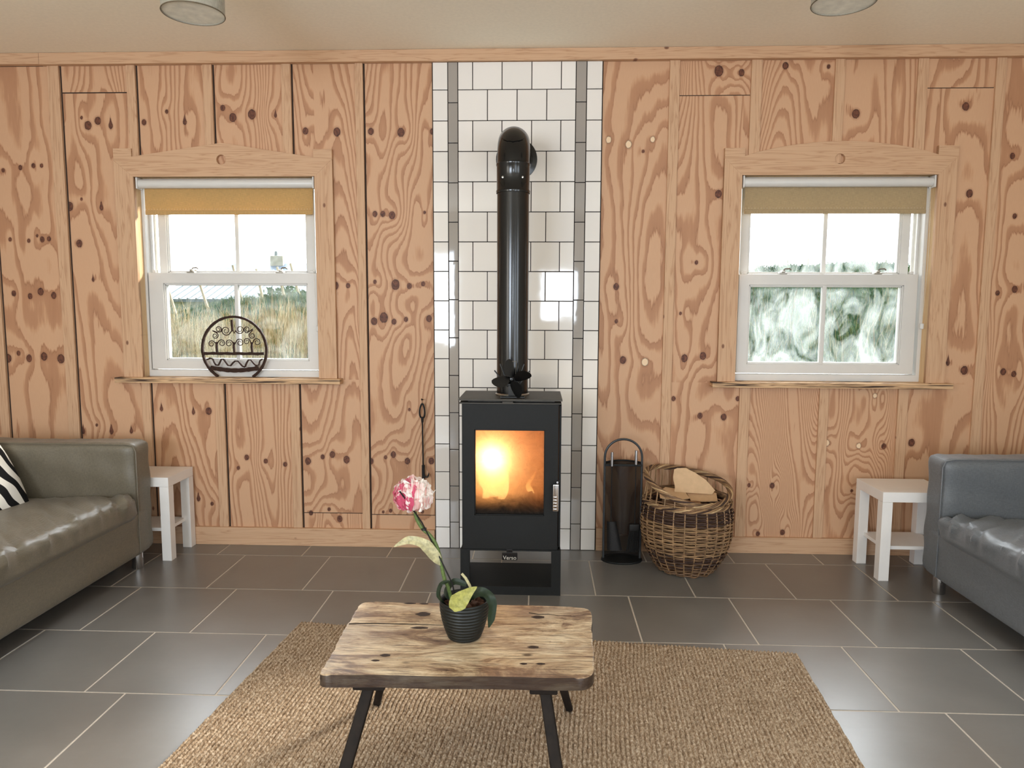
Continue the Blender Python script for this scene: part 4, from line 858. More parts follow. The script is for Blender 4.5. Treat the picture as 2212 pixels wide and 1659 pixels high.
def zebra():
    t = NT('zebra_print'); n = t.n('ShaderNodeTexWave'); n.wave_type = 'BANDS'; n.bands_direction = 'DIAGONAL'; n.inputs['Scale'].default_value = 7.0; n.inputs['Distortion'].default_value = 6.0; n.inputs['Detail'].default_value = 1; n.inputs['Detail Scale'].default_value = .8
    t.l(t.coords((1, 1, 1)), n.inputs['Vector']); c = t.ramp(n.outputs['Fac'], [(.47, lin(22, 22, 24)), (.52, lin(236, 234, 228))]); t.bsdf(c, .85, 0, .2, t.noise(t.coords((300, 300, 300)), 1.0, 2), .2, .0005); return t.m
T = thing('cushion', (-2.50, -.72, .36), 'black and white zebra-patterned cushion leaning back on the grey sofa seat', 'cushion')
def pillow(u, v, s):
    a = (u-.5)*2; b_ = (v-.5)*2; th = .062*((1-a**2)*(1-b_**2))**.42; w = .225*(1-.05*(b_*b_)); h_ = .225*(1-.05*(a*a))
    return Vector((a*w, s*th, b_*h_))
RM = Matrix.Translation((-2.475, -.74, .535)) @ Matrix.Rotation(math.radians(80), 4, 'Z') @ Matrix.Rotation(math.radians(-36), 4, 'X') @ Matrix.Rotation(math.radians(7), 4, 'Y')
m = MB(); m.grid(lambda u, v: RM @ pillow(u, v, 1), 24, 24); m.grid(lambda u, v: RM @ pillow(1-u, v, -1), 24, 24); m.build('cushion_cover', zebra(), T, angle=80)

# ================================================================== RUG
def jute():
    t = NT('jute_braid'); n1 = t.noise(t.coords((160, 90, 90)), 1.0, 4, .7); n2 = t.noise(t.coords((2.2, 1.4, 2)), 1.0, 3); n3 = t.noise(t.coords((420, 420, 200)), 1.0, 2); n4 = t.noise(t.coords((70, 9, 9)), 1.0, 2)
    c = t.ramp(n1, [(.36, lin(92, 72, 54)), (.48, lin(160, 136, 110)), (.61, lin(218, 202, 180))])
    c = t.mix(t.math('MULTIPLY', n2, .40), c, lin(186, 168, 146)); c = t.mix(t.math('MULTIPLY', n4, .30), c, lin(150, 118, 86))
    t.bsdf(c, .92, 0, .15, n3, .8, .002); return t.m
RA, RB_, RC, RD = Vector((-.85, -1.005)), Vector((1.172, -1.192)), Vector((-1.025, -2.85)), Vector((1.045, -2.86))
NU, NV = 137*6, 460
U, Vv = np.meshgrid(np.linspace(0, 1, NU+1), np.linspace(0, 1, NV+1))
rs = np.random.RandomState(4)
def smooth_noise(shape_u, shape_v, U_, V_):
    g = rs.rand(shape_v+2, shape_u+2); x = U_*shape_u; y = V_*shape_v; i = np.minimum(x.astype(int), shape_u-1); j = np.minimum(y.astype(int), shape_v-1); fx_ = x-i; fy_ = y-j
    fx_ = fx_*fx_*(3-2*fx_); fy_ = fy_*fy_*(3-2*fy_)
    return (g[j, i]*(1-fx_)+g[j, i+1]*fx_)*(1-fy_)+(g[j+1, i]*(1-fx_)+g[j+1, i+1]*fx_)*fy_
wob1 = (smooth_noise(12, 8, U, Vv)-.5)*.010+(smooth_noise(60, 40, U, Vv)-.5)*.0016
Uw = np.clip(U+wob1*np.sin(PI*U), 0, 1)
rib = np.abs(np.sin(PI*137*Uw)); ribid = np.floor(137*Uw)
ripple = np.sin(2*PI*(Vv*155+np.sin(ribid*12.9)*3+smooth_noise(137, 12, U, Vv)*1.5))
Hh = .0015+.0085*rib**.7*(1+.34*ripple*rib)+.0030*(smooth_noise(240, 170, U, Vv)-.5)
edge = np.minimum(np.minimum(U, 1-U)*2.0, np.minimum(Vv, 1-Vv)*1.8); Hh *= np.clip(edge/.008, 0, 1)**.5; Hh += .0006
Px = (RA.x*(1-U)+RB_.x*U)*(1-Vv)+(RC.x*(1-U)+RD.x*U)*Vv; Py = (RA.y*(1-U)+RB_.y*U)*(1-Vv)+(RC.y*(1-U)+RD.y*U)*Vv
Px = Px+.004*(smooth_noise(3, 60, U, Vv)-.5); Py = Py+.008*(smooth_noise(50, 3, U, Vv)-.5)
me = bpy.data.meshes.new('rug'); i = (np.arange(NU)[None, :]+np.arange(NV)[:, None]*(NU+1)).ravel()
me.from_pydata(np.stack([Px.ravel(), Py.ravel(), Hh.ravel()], 1).tolist(), [], np.stack([i, i+NU+1, i+NU+2, i+1], 1).tolist())
me.materials.append(jute()); me.polygons.foreach_set('use_smooth', [True]*len(me.polygons)); me.update()
tag(link('rug', me), 'natural jute rug of thick ribbed braids on the tiled floor under the coffee table', 'rug')

# ================================================================== COFFEE TABLE
def old_wood():
    t = NT('worn_limed_plank'); c0 = t.coords((1, 1, 1)); n1 = t.noise(t.coords((3.4, 10, 9)), 1.0, 7, .72, 1.4); n2 = t.noise(t.coords((9, 150, 60)), 1.0, 5, .7); n3 = t.noise(t.coords((3.2, 5.0, 3)), 1.0, 4, .6, .8)
    c = t.ramp(n1, [(.33, lin(74, 52, 40)), (.42, lin(138, 110, 86)), (.50, lin(198, 172, 138)), (.62, lin(238, 220, 188))])
    c = t.mix(t.ramp(n3, [(.48, (0, 0, 0, 1)), (.66, (.7, .7, .7, 1))]), c, lin(140, 116, 102)); c = t.mix(t.ramp(n2, [(.34, (.85, .85, .85, 1)), (.50, (0, 0, 0, 1))]), c, lin(72, 50, 38))
    v = t.n('ShaderNodeTexVoronoi'); v.inputs['Scale'].default_value = 1; t.l(t.coords((6, 11, 5)), v.inputs['Vector'])
    c = t.mix(t.ramp(v.outputs['Distance'], [(.05, (.85, .85, .85, 1)), (.11, (0, 0, 0, 1))]), c, lin(48, 32, 24))
    sp = t.noise(t.coords((120, 160, 120)), 1.0, 2); c = t.mix(t.ramp(sp, [(.24, (.8, .8, .8, 1)), (.30, (0, 0, 0, 1))]), c, lin(52, 36, 28))
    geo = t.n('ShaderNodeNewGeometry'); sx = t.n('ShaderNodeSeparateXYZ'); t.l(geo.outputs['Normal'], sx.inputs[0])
    # faces not turned upward are mixed to a darker brown
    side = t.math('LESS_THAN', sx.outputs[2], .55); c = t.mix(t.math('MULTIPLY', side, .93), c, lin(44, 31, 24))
    t.bsdf(c, t.ramp(n1, [(.3, (.26, .26, .26, 1)), (.7, (.42, .42, .42, 1))]), 0, .5, n2, .5, .003); return t.m
M['old'] = old_wood(); M['oldleg'] = plain('dark_old_oak', lin(30, 23, 18), .7, spec=.2, var=.4, nscale=22, bstr=.5, bdist=.003)
T = thing('coffee_table', (-.045, -1.92, 0), 'low rustic coffee table of one worn cracked plank on splayed dark legs', 'table')
TZ0, TZ1 = .364, .400
c_bl, c_br, c_fr, c_fl = Vector((-.411, -1.704)), Vector((.326, -1.713)), Vector((.303, -2.150)), Vector((-.402, -2.163))
def rounded_poly(cs, r, n=6):
    out = []; k = len(cs)
    for i in range(k):
        p = cs[i]; a = (cs[i-1]-p).normalized(); b = (cs[(i+1) % k]-p).normalized(); rr = r[i]
        for j in range(n+1):
            u = j/n; q = (p+a*rr)*(1-u)**2+p*2*u*(1-u)+(p+b*rr)*u*u; out.append(q)
    return out
op = rounded_poly([c_bl, c_br, c_fr, c_fl], [.035, .050, .040, .018])
# dense outline with a cracked left end
def lerp_path(p, step=.012):
    o = []
    for i in range(len(p)):
        a, b = p[i], p[(i+1) % len(p)]; n = max(1, int((b-a).length/step))
        for j in range(n): o.append(a.lerp(b, j/n))
    return o
op = lerp_path(op)
op = [p+Vector((.0016*math.sin(i*.31)+.001*math.sin(i*.83), .0016*math.sin(i*.27+1))) for i, p in enumerate(op)]
bm = bmesh.new(); vs = [bm.verts.new((p.x, p.y, TZ0)) for p in op]; f = bm.faces.new(vs); ext = bmesh.ops.extrude_face_region(bm, geom=[f])
for v in ext['geom']:
    if isinstance(v, bmesh.types.BMVert): v.co.z = TZ1
bmesh.ops.bevel(bm, geom=[e for e in bm.edges if abs(e.verts[0].co.z-e.verts[1].co.z) < .001 and e.verts[0].co.z > TZ0+.01], offset=.006, segments=3, affect='EDGES', profile=.6)
bmesh.ops.bevel(bm, geom=[e for e in bm.edges if abs(e.verts[0].co.z-e.verts[1].co.z) < .001 and e.verts[0].co.z < TZ0+.001 and len(e.link_faces) == 2], offset=.003, segments=2, affect='EDGES')
pl = MB().from_bm(bm).build('table_top', M['old'], T)
ck = MB(); cp = [(-.4040-.0, -1.868), (-.385, -1.866), (-.33, -1.861), (-.28, -1.862), (-.22, -1.861), (-.16, -1.8635), (-.10, -1.864)]
def crack(pts, w, name='crack'):
    m_ = MB(); k = len(pts); vs = []
    for i_, (x, y) in enumerate(pts):
        ww = w*(1-i_/(k-1))**.6+.0004; vs += [(x, y-ww, TZ1+.0006), (x, y+ww, TZ1+.0006), (x, y, TZ1-.010)]
    fs = []
    for i_ in range(k-1): a_ = i_*3; fs += [(a_, a_+3, a_+4, a_+1), (a_, a_+2, a_+5, a_+3), (a_+1, a_+4, a_+5, a_+2)]
    m_.add(vs, fs); return m_.build(name, plain('dark_crevice', lin(30, 20, 14), .9), pl, smooth=False)
crack(cp, .0030)
crack([(.13, -1.765), (.16, -1.775), (.19, -1.772), (.22, -1.782), (.26, -1.780)], .0018)
kn = MB()
for (x, y, a, b) in [(-.195, -1.790, .016, .011), (-.25, -1.712, .014, .005), (-.205, -1.712, .010, .004), (.158, -1.795, .014, .008), (.145, -1.990, .011, .006), (-.255, -2.055, .010, .006), (.120, -2.085, .007, .004), (.165, -2.083, .009, .004), (-.275, -2.085, .008, .004), (-.19, -1.885, .018, .006)]:
    k0 = len(kn.v); n = 14; kn.v.append((x, y, TZ1+.0007)); a *= 1.35; b *= 1.35; kn.v += [(x+a*math.cos(2*PI*i/n)*(1+.2*math.sin(i*2)), y+b*math.sin(2*PI*i/n), TZ1+.0005) for i in range(n)]
    kn.f += [(k0, k0+1+i, k0+1+(i+1) % n) for i in range(n)]; kn.mi += [0]*n
kn.build('knot_mark', plain('dark_knot', lin(52, 36, 28), .7, var=.4, nscale=200), pl, smooth=False)['kind'] = 'stuff'
for (x0, x1) in ((-.325, -.240), (.137, .210)): MB().box(x0, x1, -2.135, -1.735, TZ0-.022, TZ0-.0005, .004).build('cross_batten', M['oldleg'], T)
for (a, b, w0, w1) in [((-.288, -2.085, .343), (-.372, -2.245, .009), .030, .034), ((.176, -2.085, .343), (.236, -2.235, .009), .030, .032),
                       ((-.288, -1.775, .343), (-.382, -1.625, .009), .030, .024), ((.185, -1.775, .343), (.266, -1.632, .009), .030, .024)]:
    MB().bar(a, b, w0, w0, w1, w1, .007).build('leg', M['oldleg'], T)

# ================================================================== POTTED FLOWER
PX, PY, PZ = -.052, -1.935, TZ1
T = thing('potted_plant', (PX, PY, PZ), 'pink ruffled flower on a staked stem in a ribbed black pot', 'plant')
prof = [(0, .0006), (.040, .0006), (.046, .003)]
for i in range(60):
    u = i/59; r = .047+.023*math.sin(u*PI*.52)**.9; prof.append((r+.0011*math.sin(u*70), .005+u*.105))
prof += [(.0705, .1135), (.0685, .1150), (.066, .1135), (.064, .10), (.062, .085), (.0, .085)]
MB().lathe(prof, (PX, PY, PZ), 64).build('pot', plain('ribbed_black_ceramic', lin(24, 26, 24), .42, 0, .35, var=.12, nscale=50, bstr=.2), T, angle=60)
sl = MB(); sl.grid(lambda u, v: (PX+.062*v*math.cos(2*PI*u), PY+.062*v*math.sin(2*PI*u), PZ+.095+.004*math.sin(u*37+v*9)+.003*math.sin(u*90)*v), 48, 10)
for i in range(26):
    a = rnd.uniform(0, 6.28); q = rnd.uniform(0, .052); x, y = PX+q*math.cos(a), PY+q*math.sin(a); s_ = rnd.uniform(.005, .011); sl.box(x-s_, x+s_, y-s_*.7, y+s_*.7, PZ+.094, PZ+.100+s_*.6, .002, 1, 0, Matrix.Translation((x, y, 0)) @ Matrix.Rotation(rnd.uniform(0, 3), 4, 'Z') @ Matrix.Translation((-x, -y, 0)))
sl.build('bark_chips', plain('orchid_bark', lin(78, 50, 36), .85, var=.5, nscale=120, bstr=.8), T)['kind'] = 'stuff'
def leafmat(name, rgb, rough=.4, tl=.35):
    t = NT(name); n = t.noise(t.coords((120, 18, 120)), 1.0, 3); c = t.ramp(n, [(.3, lin(*[x*.90 for x in rgb])), (.7, lin(*[min(255, x*1.12) for x in rgb]))])
    p = t.bsdf(c, rough, 0, .45, n, .25, .001); tr = t.n('ShaderNodeBsdfTranslucent'); t.l(c, tr.inputs[0]); ms = t.n('ShaderNodeMixShader'); ms.inputs[0].default_value = tl
    t.l(p.outputs[0], ms.inputs[1]); t.l(tr.outputs[0], ms.inputs[2]); t.l(ms.outputs[0], t.out.inputs[0]); return t.m
M['green'] = leafmat('mid_green_stem', (108, 128, 72)); M['dgreen'] = leafmat('dark_green_leaf', (30, 46, 28), .45, .15); M['pale'] = leafmat('faded_pale_leaf', (206, 200, 160)); M['yellow'] = leafmat('yellow_green_leaf', (182, 180, 100))
stem = [(PX-.034, PY, PZ+.095), (-.098, PY, .545), (-.107, PY, .565), (-.115, PY, .600), (-.122, PY, .637), (-.133, PY, .672), (-.150, PY, .698), (-.170, PY, .716), (-.185, PY, .742), (-.192, PY, .768), (-.196, PY, .79)]
def smooth_path(p, n=6):
    out = []; P_ = [Vector(q) for q in p]
    for i in range(len(P_)-1):
        a, b, c, d = P_[max(i-1, 0)], P_[i], P_[i+1], P_[min(i+2, len(P_)-1)]
        for j in range(n):
            t = j/n; out.append(.5*((2*b)+(c-a)*t+(2*a-5*b+4*c-d)*t*t+(3*b-a-3*c+d)*t*t*t))
    return out+[P_[-1]]
MB().tube(smooth_path(stem), .0052, 10).build('stem', M['green'], T)
MB().tube([(-.074, PY+.006, PZ+.09), (-.086, PY, .556), (-.128, PY-.006, .650), (-.171, PY-.004, .735), (-.188, PY-.030, .775), (-.222, PY-.058, .838)], .0022, 8).build('stake', plain('black_plastic_stake', lin(24, 22, 22), .4), T)
MB().lathe([(.0045, -.003), (.0075, -.003), (.0075, .003), (.0045, .003), (.0045, -.003)], (-.1655, PY-.003, .716), 14).build('tie_ring', plain('black_clip', lin(22, 22, 22), .4), T)
def leaf(path, widths, mat, up=(0, -1, .3), fold=.25, curl=0.0, name='leaf', wave=.0):
    p = smooth_path(path, 5); n = len(p); nw = len(widths); U_ = Vector(up).normalized(); m_ = MB(); vs = []; K = 8
    for i, q in enumerate(p):
        t = (p[min(i+1, n-1)]-p[max(i-1, 0)]).normalized(); s_ = t.cross(U_).normalized(); nn = s_.cross(t).normalized()
        u = i/(n-1)*(nw-1); j = min(int(u), nw-2); w = widths[j]+(widths[j+1]-widths[j])*(u-j)
        for k in range(K+1):
            a = k/K*2-1; vs.append(q+s_*(a*w)+nn*(fold*w*abs(a)+wave*w*math.sin(i*.9+a*2)*abs(a)))
    vs2 = [v+Vector((0, .0007, .0003)) for v in vs]
    fs = [(i*(K+1)+k, i*(K+1)+k+1, (i+1)*(K+1)+k+1, (i+1)*(K+1)+k) for i in range(n-1) for k in range(K)]
    m_.add(vs, fs); m_.add(vs2, [tuple(reversed(f)) for f in fs]); return m_.build(name, mat, T, angle=80)
leaf([(-.116, PY-.002, .612), (-.128, PY-.008, .630), (-.145, PY-.015, .655), (-.160, PY-.020, .674), (-.180, PY-.024, .686), (-.205, PY-.026, .690), (-.228, PY-.026, .681), (-.247, PY-.024, .670)], [.003, .013, .017, .016, .012, .011, .006, .001], M['pale'], (.4, -1, .5), .35, wave=.15)['label'] = 'faded pale leaf curling away from the stem'
leaf([(-.010, PY-.066, .575), (-.028, PY-.070, .564), (-.046, PY-.074, .549), (-.060, PY-.076, .536), (-.070, PY-.078, .524), (-.078, PY-.078, .514)], [.0005, .011, .020, .026, .020, .009], M['yellow'], (.1, -1, .15), .10, wave=.08)['label'] = 'yellowing leaf with a pointed tip'
leaf([(PX+.012, PY, PZ+.095), (PX+.020, PY-.02, PZ+.125), (PX+.045, PY-.03, PZ+.145), (PX+.070, PY-.035, PZ+.138), (PX+.082, PY-.036, PZ+.110), (PX+.078, PY-.036, PZ+.070), (PX+.072, PY-.036, PZ+.045)], [.004, .010, .013, .014, .013, .010, .001], M['dgreen'], (.3, -.7, .6), .2, wave=.15)['label'] = 'dark green leaf drooping over the pot rim'
leaf([(PX-.020, PY+.01, PZ+.095), (PX-.050, PY+.01, PZ+.125), (PX-.030, PY+.01, PZ+.158), (PX+.005, PY+.01, PZ+.150)], [.006, .012, .010, .006], M['dgreen'], (-.5, -.6, .5), .2)
leaf([(PX-.040, PY-.02, PZ+.095), (PX-.066, PY-.03, PZ+.130), (PX-.062, PY-.02, PZ+.160), (PX-.040, PY-.01, PZ+.168)], [.004, .012, .010, .001], M['dgreen'], (-.8, -.6, .2), .3)
MB().tube([(-.030, PY-.02, .545), (-.034, PY-.03, .565), (-.045, PY-.03, .585), (-.056, PY-.03, .598)], [.003, .004, .004, .0035], 8).build('cut_stem', M['pale'], T)
# flower head: overlapping ruffled petals
def petalmat(name, a, b):
    t = NT(name); w = t.n('ShaderNodeTexWave'); w.inputs['Scale'].default_value = 55; w.inputs['Distortion'].default_value = 5; w.inputs['Detail'].default_value = 2; t.l(t.coords((1, .3, .25)), w.inputs['Vector'])
    at_ = t.n('ShaderNodeAttribute', attribute_name='tone'); f_ = t.math('ADD', at_.outputs['Fac'], t.math('MULTIPLY', t.math('SUBTRACT', w.outputs['Fac'], .5), .35))
    c = t.ramp(f_, [(.15, lin(*a)), (.75, lin(*b))]); p = t.bsdf(c, .6, 0, .3, w.outputs['Fac'], .35, .001); tr = t.n('ShaderNodeBsdfTranslucent'); t.l(c, tr.inputs[0])
    ms = t.n('ShaderNodeMixShader'); ms.inputs[0].default_value = .4; t.l(p.outputs[0], ms.inputs[1]); t.l(tr.outputs[0], ms.inputs[2]); t.l(ms.outputs[0], t.out.inputs[0]); return t.m
pinkm = petalmat('pink_petal', (214, 92, 124), (250, 226, 220)); whitem = petalmat('white_petal', (248, 204, 198), (255, 250, 244))
FC = Vector((-.196, PY, .812))
def petal(dirv, R, sa, sb, mat, ruf, seed, tone0, tone1):
    """cupped ruffled petal: a patch of the flower's round head rising from the stem end"""
    d = Vector(dirv).normalized(); up = Vector((0, 0, 1)); s_ = d.cross(up).normalized() if abs(d.z) < .95 else Vector((1, 0, 0)); n_ = s_.cross(d).normalized(); r3 = random.Random(seed); p1, p2, p3 = [r3.uniform(0, 6) for _ in range(3)]
    NU_, NV_ = 26, 22; vs = []; tn = []
    for j in range(NV_+1):
        b_ = j/NV_*2-1
        for i_ in range(NU_+1):
            a_ = i_/NU_*2-1; wv = sa*math.sqrt(max(.02, 1-.75*max(0, -b_)**1.5)); e = max(abs(a_), b_)**3 if max(abs(a_), b_) > 0 else 0
            fr = 1+ruf*e*(math.sin(a_*9+b_*5+p1)+.7*math.sin(b_*11-a_*7+p2)); al = a_*wv*fr; be = b_*sb*fr
            q = (d*math.cos(al)*math.cos(be)+s_*math.sin(al)+n_*math.sin(be)*math.cos(al)).normalized()
            r_ = R*(1+.10*e+ruf*.8*e*math.sin(a_*12+p3)+ruf*.5*e*math.sin(b_*11+p1)+.012*math.sin(a_*12+p2))
            vs.append(FC+Vector((q.x*r_, q.y*r_, q.z*r_*.95))); tn.append(tone0+(tone1-tone0)*e+.10*math.sin(b_*3+p2))
    m_ = MB(); fs = [(j*(NU_+1)+i_, j*(NU_+1)+i_+1, (j+1)*(NU_+1)+i_+1, (j+1)*(NU_+1)+i_) for j in range(NV_) for i_ in range(NU_)]; m_.add(vs, fs)
    o = m_.build('petal', mat, T, angle=120); at_ = o.data.attributes.new('tone', 'FLOAT', 'POINT'); at_.data.foreach_set('value', tn); return o
for k, a in enumerate([((-.80, -.60, -.05), .050, .62, .85, pinkm, .06, 0, .30), ((-.25, -.95, .10), .052, .50, .80, pinkm, .04, -.10, .10), ((.55, -.80, .15), .050, .75, .85, whitem, .09, .25, .9), ((.95, -.15, .10), .051, .75, .8, whitem, .10, .3, .9),
                       ((.15, -.35, .90), .050, .95, .95, whitem, .09, .3, .9), ((-.60, -.25, .75), .051, .8, .8, pinkm, .09, .1, .75), ((-.9, .3, .0), .050, .8, .8, pinkm, .08, .1, .5), ((0, .9, .2), .050, .95, .95, whitem, .07, .3, .8), ((.6, .5, .5), .051, .9, .9, whitem, .08, .3, .8),
                       ((-.45, -.65, -.60), .046, .62, .60, pinkm, .09, .35, .8), ((.40, -.75, -.50), .047, .62, .65, whitem, .10, .1, .8), ((.1, -.2, -.95), .042, .9, .9, whitem, .08, .1, .7), ((.75, -.45, -.25), .054, .5, .5, whitem, .13, .3, 1.0), ((.30, -.75, .55), .054, .5, .5, whitem, .13, .4, 1.0)]):
    petal(a[0], a[1], a[2], a[3], a[4], a[5], k, a[6], a[7])

# ================================================================== CEILING LIGHTS
M['shade'] = fabric('off_white_shade', (204, 198, 182), transl=.3)
def ceiling_light(x, y, zb, label):
    t = thing('ceiling_light', (x, y, CEIL), label, 'lamp', 'drum-shaded ceiling lights'); R = .112
    m_ = MB(); m_.lathe([(R, 0), (R, .17), (R-.002, .17), (R-.002, 0), (R, 0)], (x, y, zb), 48); m_.build('lamp_shade', M['shade'], t)
    MB().tube([(x+R*math.cos(2*PI*i/48), y+R*math.sin(2*PI*i/48), zb+.001) for i in range(48)], .0022, 6, True).build('shade_rim', plain('brown_rim_band', lin(104, 90, 70), .6), t)
    MB().lathe([(0, .004), (R-.003, .004), (R-.003, .006), (0, .006)], (x, y, zb), 40).build('diffuser', plain('frosted_diffuser', lin(226, 220, 206), .6), t)
    MB().lathe([(0, 0), (.05, 0), (.055, .02), (.055, CEIL-zb-.17), (0, CEIL-zb-.17)], (x, y, zb+.17), 30).build('ceiling_rose', M['pvc'], t)
ceiling_light(-1.158, -1.115, 2.438, 'round drum-shaded ceiling light on the side of the iron ornament')
ceiling_light(1.262, -1.100, 2.455, 'round drum-shaded ceiling light on the side of the taupe blind')

# ================================================================== OUTSIDE THE WINDOWS
def sst(a, b, x): u = min(1, max(0, (x-a)/(b-a))); return u*u*(3-2*u)
def bank_z(x, y):
    crest = 1.28+.30*sst(-6.2, -3.8, x)+.47*sst(-2, 3.5, x); z = -.15+(crest+.15)*sst(1.6, 9.2, y)
    z -= (crest-.55)*sst(9.6, 13.5, y)*(1-sst(-3, 1, x))
    return z+.07*math.sin(x*1.7+y*.9)*sst(2, 6, y)*math.sin(y*1.3)+.035*math.sin(x*5.1+y*3.3)*sst(2, 5, y)
def turf():
    t = NT('rough_turf'); n = t.noise(t.coords((1, 1, 1)), 1.3, 6, .65); n2 = t.noise(t.coords((1, 1, 1)), 14, 4, .7)
    c = t.ramp(n, [(.35, lin(44, 76, 52)), (.52, lin(66, 92, 52)), (.68, lin(104, 110, 74))]); c = t.mix(t.math('MULTIPLY', n2, .6), c, lin(70, 84, 60)); t.bsdf(c, .95, 0, .1, n2, .9, .05); return t.m
g = MB(); g.grid(lambda u, v: (-26+52*u, .27+38*v*v+.6*v, bank_z(-26+52*u, .27+38*v*v+.6*v)), 150, 110)
struct(g.build('grass_bank', turf()))
def blades(name, n, region, hmin, hmax, w, mats, label, cat, lean, seed):
    r = np.random.RandomState(seed); m_ = MB()
    for i in range(n):
        y = region[2]+(region[3]-region[2])*r.rand()**.8; f = (y+3.88)/12.9
        if r.rand() < region[4]: x = .153+(-6.5-.8+3.6*r.rand()-.153+.0)*f
        else: x = .153+(3.3+3.7*r.rand()-.153)*f
        z = bank_z(x, y); h = r.uniform(hmin, hmax); a = r.uniform(0, 6.28); lx, ly = lean*h*math.cos(a)*r.rand(), lean*h*math.sin(a)*r.rand(); wx = w*r.uniform(.6, 1.3)
        m_.add([(x-wx, y, z-.03), (x+wx, y, z-.03), (x+lx*.4+wx*.7, y+ly*.4, z+h*.6), (x+lx*.4-wx*.7, y+ly*.4, z+h*.6), (x+lx, y+ly, z+h)], [(0, 1, 2, 3), (3, 2, 4)], int(r.rand()*len(mats)))
    return tag(m_.build(name, mats, smooth=False), label, cat, kind='stuff')
def grassm(name, rgb): return plain(name, lin(*rgb), .8, var=.15, nscale=3, bstr=0)
blades('green_grass', 22000, (0, 0, 3.2, 9.4, .42), .05, .15, .007, [grassm('grass_green', (66, 108, 66)), grassm('grass_olive', (104, 118, 70)), grassm('grass_teal', (56, 92, 74))], 'green grass growing on the bank outside both windows', 'grass', .9, 1)
blades('dry_reeds', 3000, (0, 0, 4.3, 6.6, .94), .22, .60, .0036, [grassm('reed_straw', (176, 160, 122)), grassm('reed_tan', (146, 124, 88)), grassm('reed_pale', (206, 196, 164))], 'pale dry stems standing on the bank outside the windows', 'dry grass', .45, 2)
def bush(name, c, r, n, mat, label, cat, grp=None):
    m_ = MB(); q = random.Random(hash(label) % 1000 if False else int(c[0]*10)+n)
    for i in range(n):
        a, b = q.uniform(0, 6.28), math.acos(q.uniform(-.2, 1)); rr = q.uniform(.55, 1); p = Vector((c[0]+r[0]*rr*math.sin(b)*math.cos(a), c[1]+r[1]*rr*math.sin(b)*math.sin(a), c[2]+r[2]*rr*math.cos(b)))
        u = Vector((q.uniform(-1, 1), q.uniform(-1, 1), q.uniform(-1, 1))).normalized()*.07; v = u.cross(Vector((0, 1, .3))).normalized()*.035
        m_.add([p-u, p+v, p+u, p-v], [(0, 1, 2, 3)])
    return tag(m_.build(name, mat, smooth=False), label, cat, grp)
lf = grassm('shrub_leaf', (70, 104, 62))
bush('shrub', (-5.35, 11.4, 1.35), (.65, .5, .50), 420, lf, 'green shrub beside the barn roof seen through the left window', 'shrub')
bush('shrub', (-10.0, 13.5, 1.2), (.6, .5, .8), 300, lf, 'green shrub at the left edge of the barn outside', 'shrub')
for k, x in enumerate((4.95, 5.5, 6.05, 6.5)): bush('low_shrub', (x, 9.6, bank_z(x, 9.6)), (.42, .25, .10+.03*(k % 2)), 200, lf, ('leftmost', 'second from the left', 'third from the left', 'rightmost')[k]+' of the low bushes on the skyline outside the taupe blind window', 'shrub', 'skyline shrubs')
pw_ = plain('weathered_post', lin(196, 178, 152), .9, var=.2, nscale=14)
FPL = ['pale leaning fence post fourth from the right outside the window with the ornament', 'pale leaning fence post third from the right outside the window with the ornament', 'pale leaning fence post second from the right outside the window with the ornament', 'rightmost pale leaning fence post outside the window with the ornament', 'leftmost pale leaning fence post outside the window with the ornament', 'pale leaning fence post second from the left outside the window with the ornament']
for k, (x, y, h, dx) in enumerate([(-4.95, 8.3, .62, -.16), (-4.70, 8.6, .60, -.12), (-4.42, 8.9, .58, -.14), (-4.18, 9.0, .62, -.17), (-5.75, 7.6, .70, -.20), (-5.35, 7.9, .72, -.22)]):
    z = bank_z(x, y); o = MB().tube([(x, y, z-.06), (x+dx, y, z+h)], [.026, .022], 8).build('fence_post', pw_); tag(o, FPL[k], 'post', 'leaning fence posts')
for k, (x, h) in enumerate([(4.61, .15), (4.96, .17), (5.76, .19), (6.33, .17)]):
    z = bank_z(x, 9.2); tag(MB().tube([(x, 9.2, z-.05), (x+.01*(k % 2), 9.2, z+h+.05)], .011, 6).build('fence_stake', pw_), ('leftmost', 'second from the left', 'third from the left', 'rightmost')[k]+' of the thin skyline stakes outside the window with the taupe blind', 'post', 'skyline stakes')
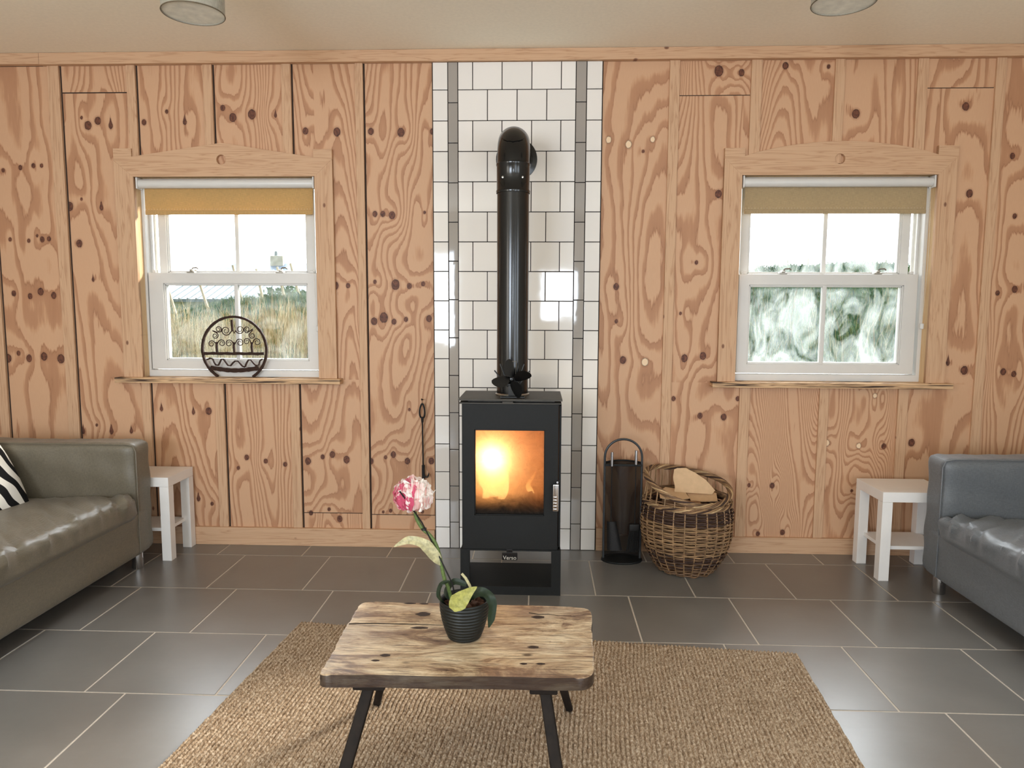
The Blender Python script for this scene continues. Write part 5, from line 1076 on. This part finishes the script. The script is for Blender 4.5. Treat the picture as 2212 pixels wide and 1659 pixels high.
slate = plain('blue_slate', lin(84, 110, 138), .5, var=.12, nscale=6); stone = plain('pale_rubble_wall', lin(190, 182, 160), .9, var=.25, nscale=4); tin = plain('corrugated_roof', lin(84, 104, 114), .5, var=.2, nscale=3)
def gable(name, x0, x1, y0, y1, zb, ze, zr, wallm, roofm, label, ribs=0, chim=None):
    t = thing(name, ((x0+x1)/2, (y0+y1)/2, zb), label, 'building'); ym = (y0+y1)/2
    w_ = MB(); w_.box(x0, x1, y0, y1, zb, ze)
    w_.add([(x0, y0, ze), (x0, y1, ze), (x0, ym, zr-.05), (x1, y0, ze), (x1, y1, ze), (x1, ym, zr-.05)], [(0, 1, 2), (5, 4, 3)]); w_.build('wall', wallm, t, smooth=False)
    r_ = MB(); o = .2
    for (ya, yb) in ((y0-o, ym), (y1+o, ym)):
        za = ze-o*(zr-ze)/(ym-y0); r_.add([(x0-o, ya, za), (x1+o, ya, za), (x1+o, ym, zr), (x0-o, ym, zr), (x0-o, ya, za-.08), (x1+o, ya, za-.08), (x1+o, ym, zr-.08), (x0-o, ym, zr-.08)], [(0, 1, 2, 3), (7, 6, 5, 4), (0, 4, 5, 1), (3, 2, 6, 7), (0, 3, 7, 4), (1, 5, 6, 2)])
        if ribs:
            for i in range(ribs):
                x = x0+(x1-x0)*i/ribs; r_.tube([(x, ya, za+.01), (x, ym, zr+.01)], .03, 4)
    r_.build('roof', roofm, t, smooth=False)
    if chim:
        c_ = MB(); c_.box(chim-.3, chim+.3, ym-.25, ym+.25, zr-.3, zr+.33, .02); c = c_.build('chimney', stone, t); MB().lathe([(0, 0), (.08, 0), (.07, .22), (0, .22)], (chim-.1, ym, zr+.33), 12).build('chimney_pot', tin, c)
    return t
gable('house', -14.3, -10.6, 26, 32, .3, 1.9, 3.45, stone, slate, 'distant house with a blue slate roof and a chimney, seen through the left window', 0, -11.9)
gable('barn', -10.4, -6.5, 16, 21, .3, 1.68, 2.55, stone, tin, 'low stone barn with a ribbed grey roof, nearer than the slate-roofed house', 16)
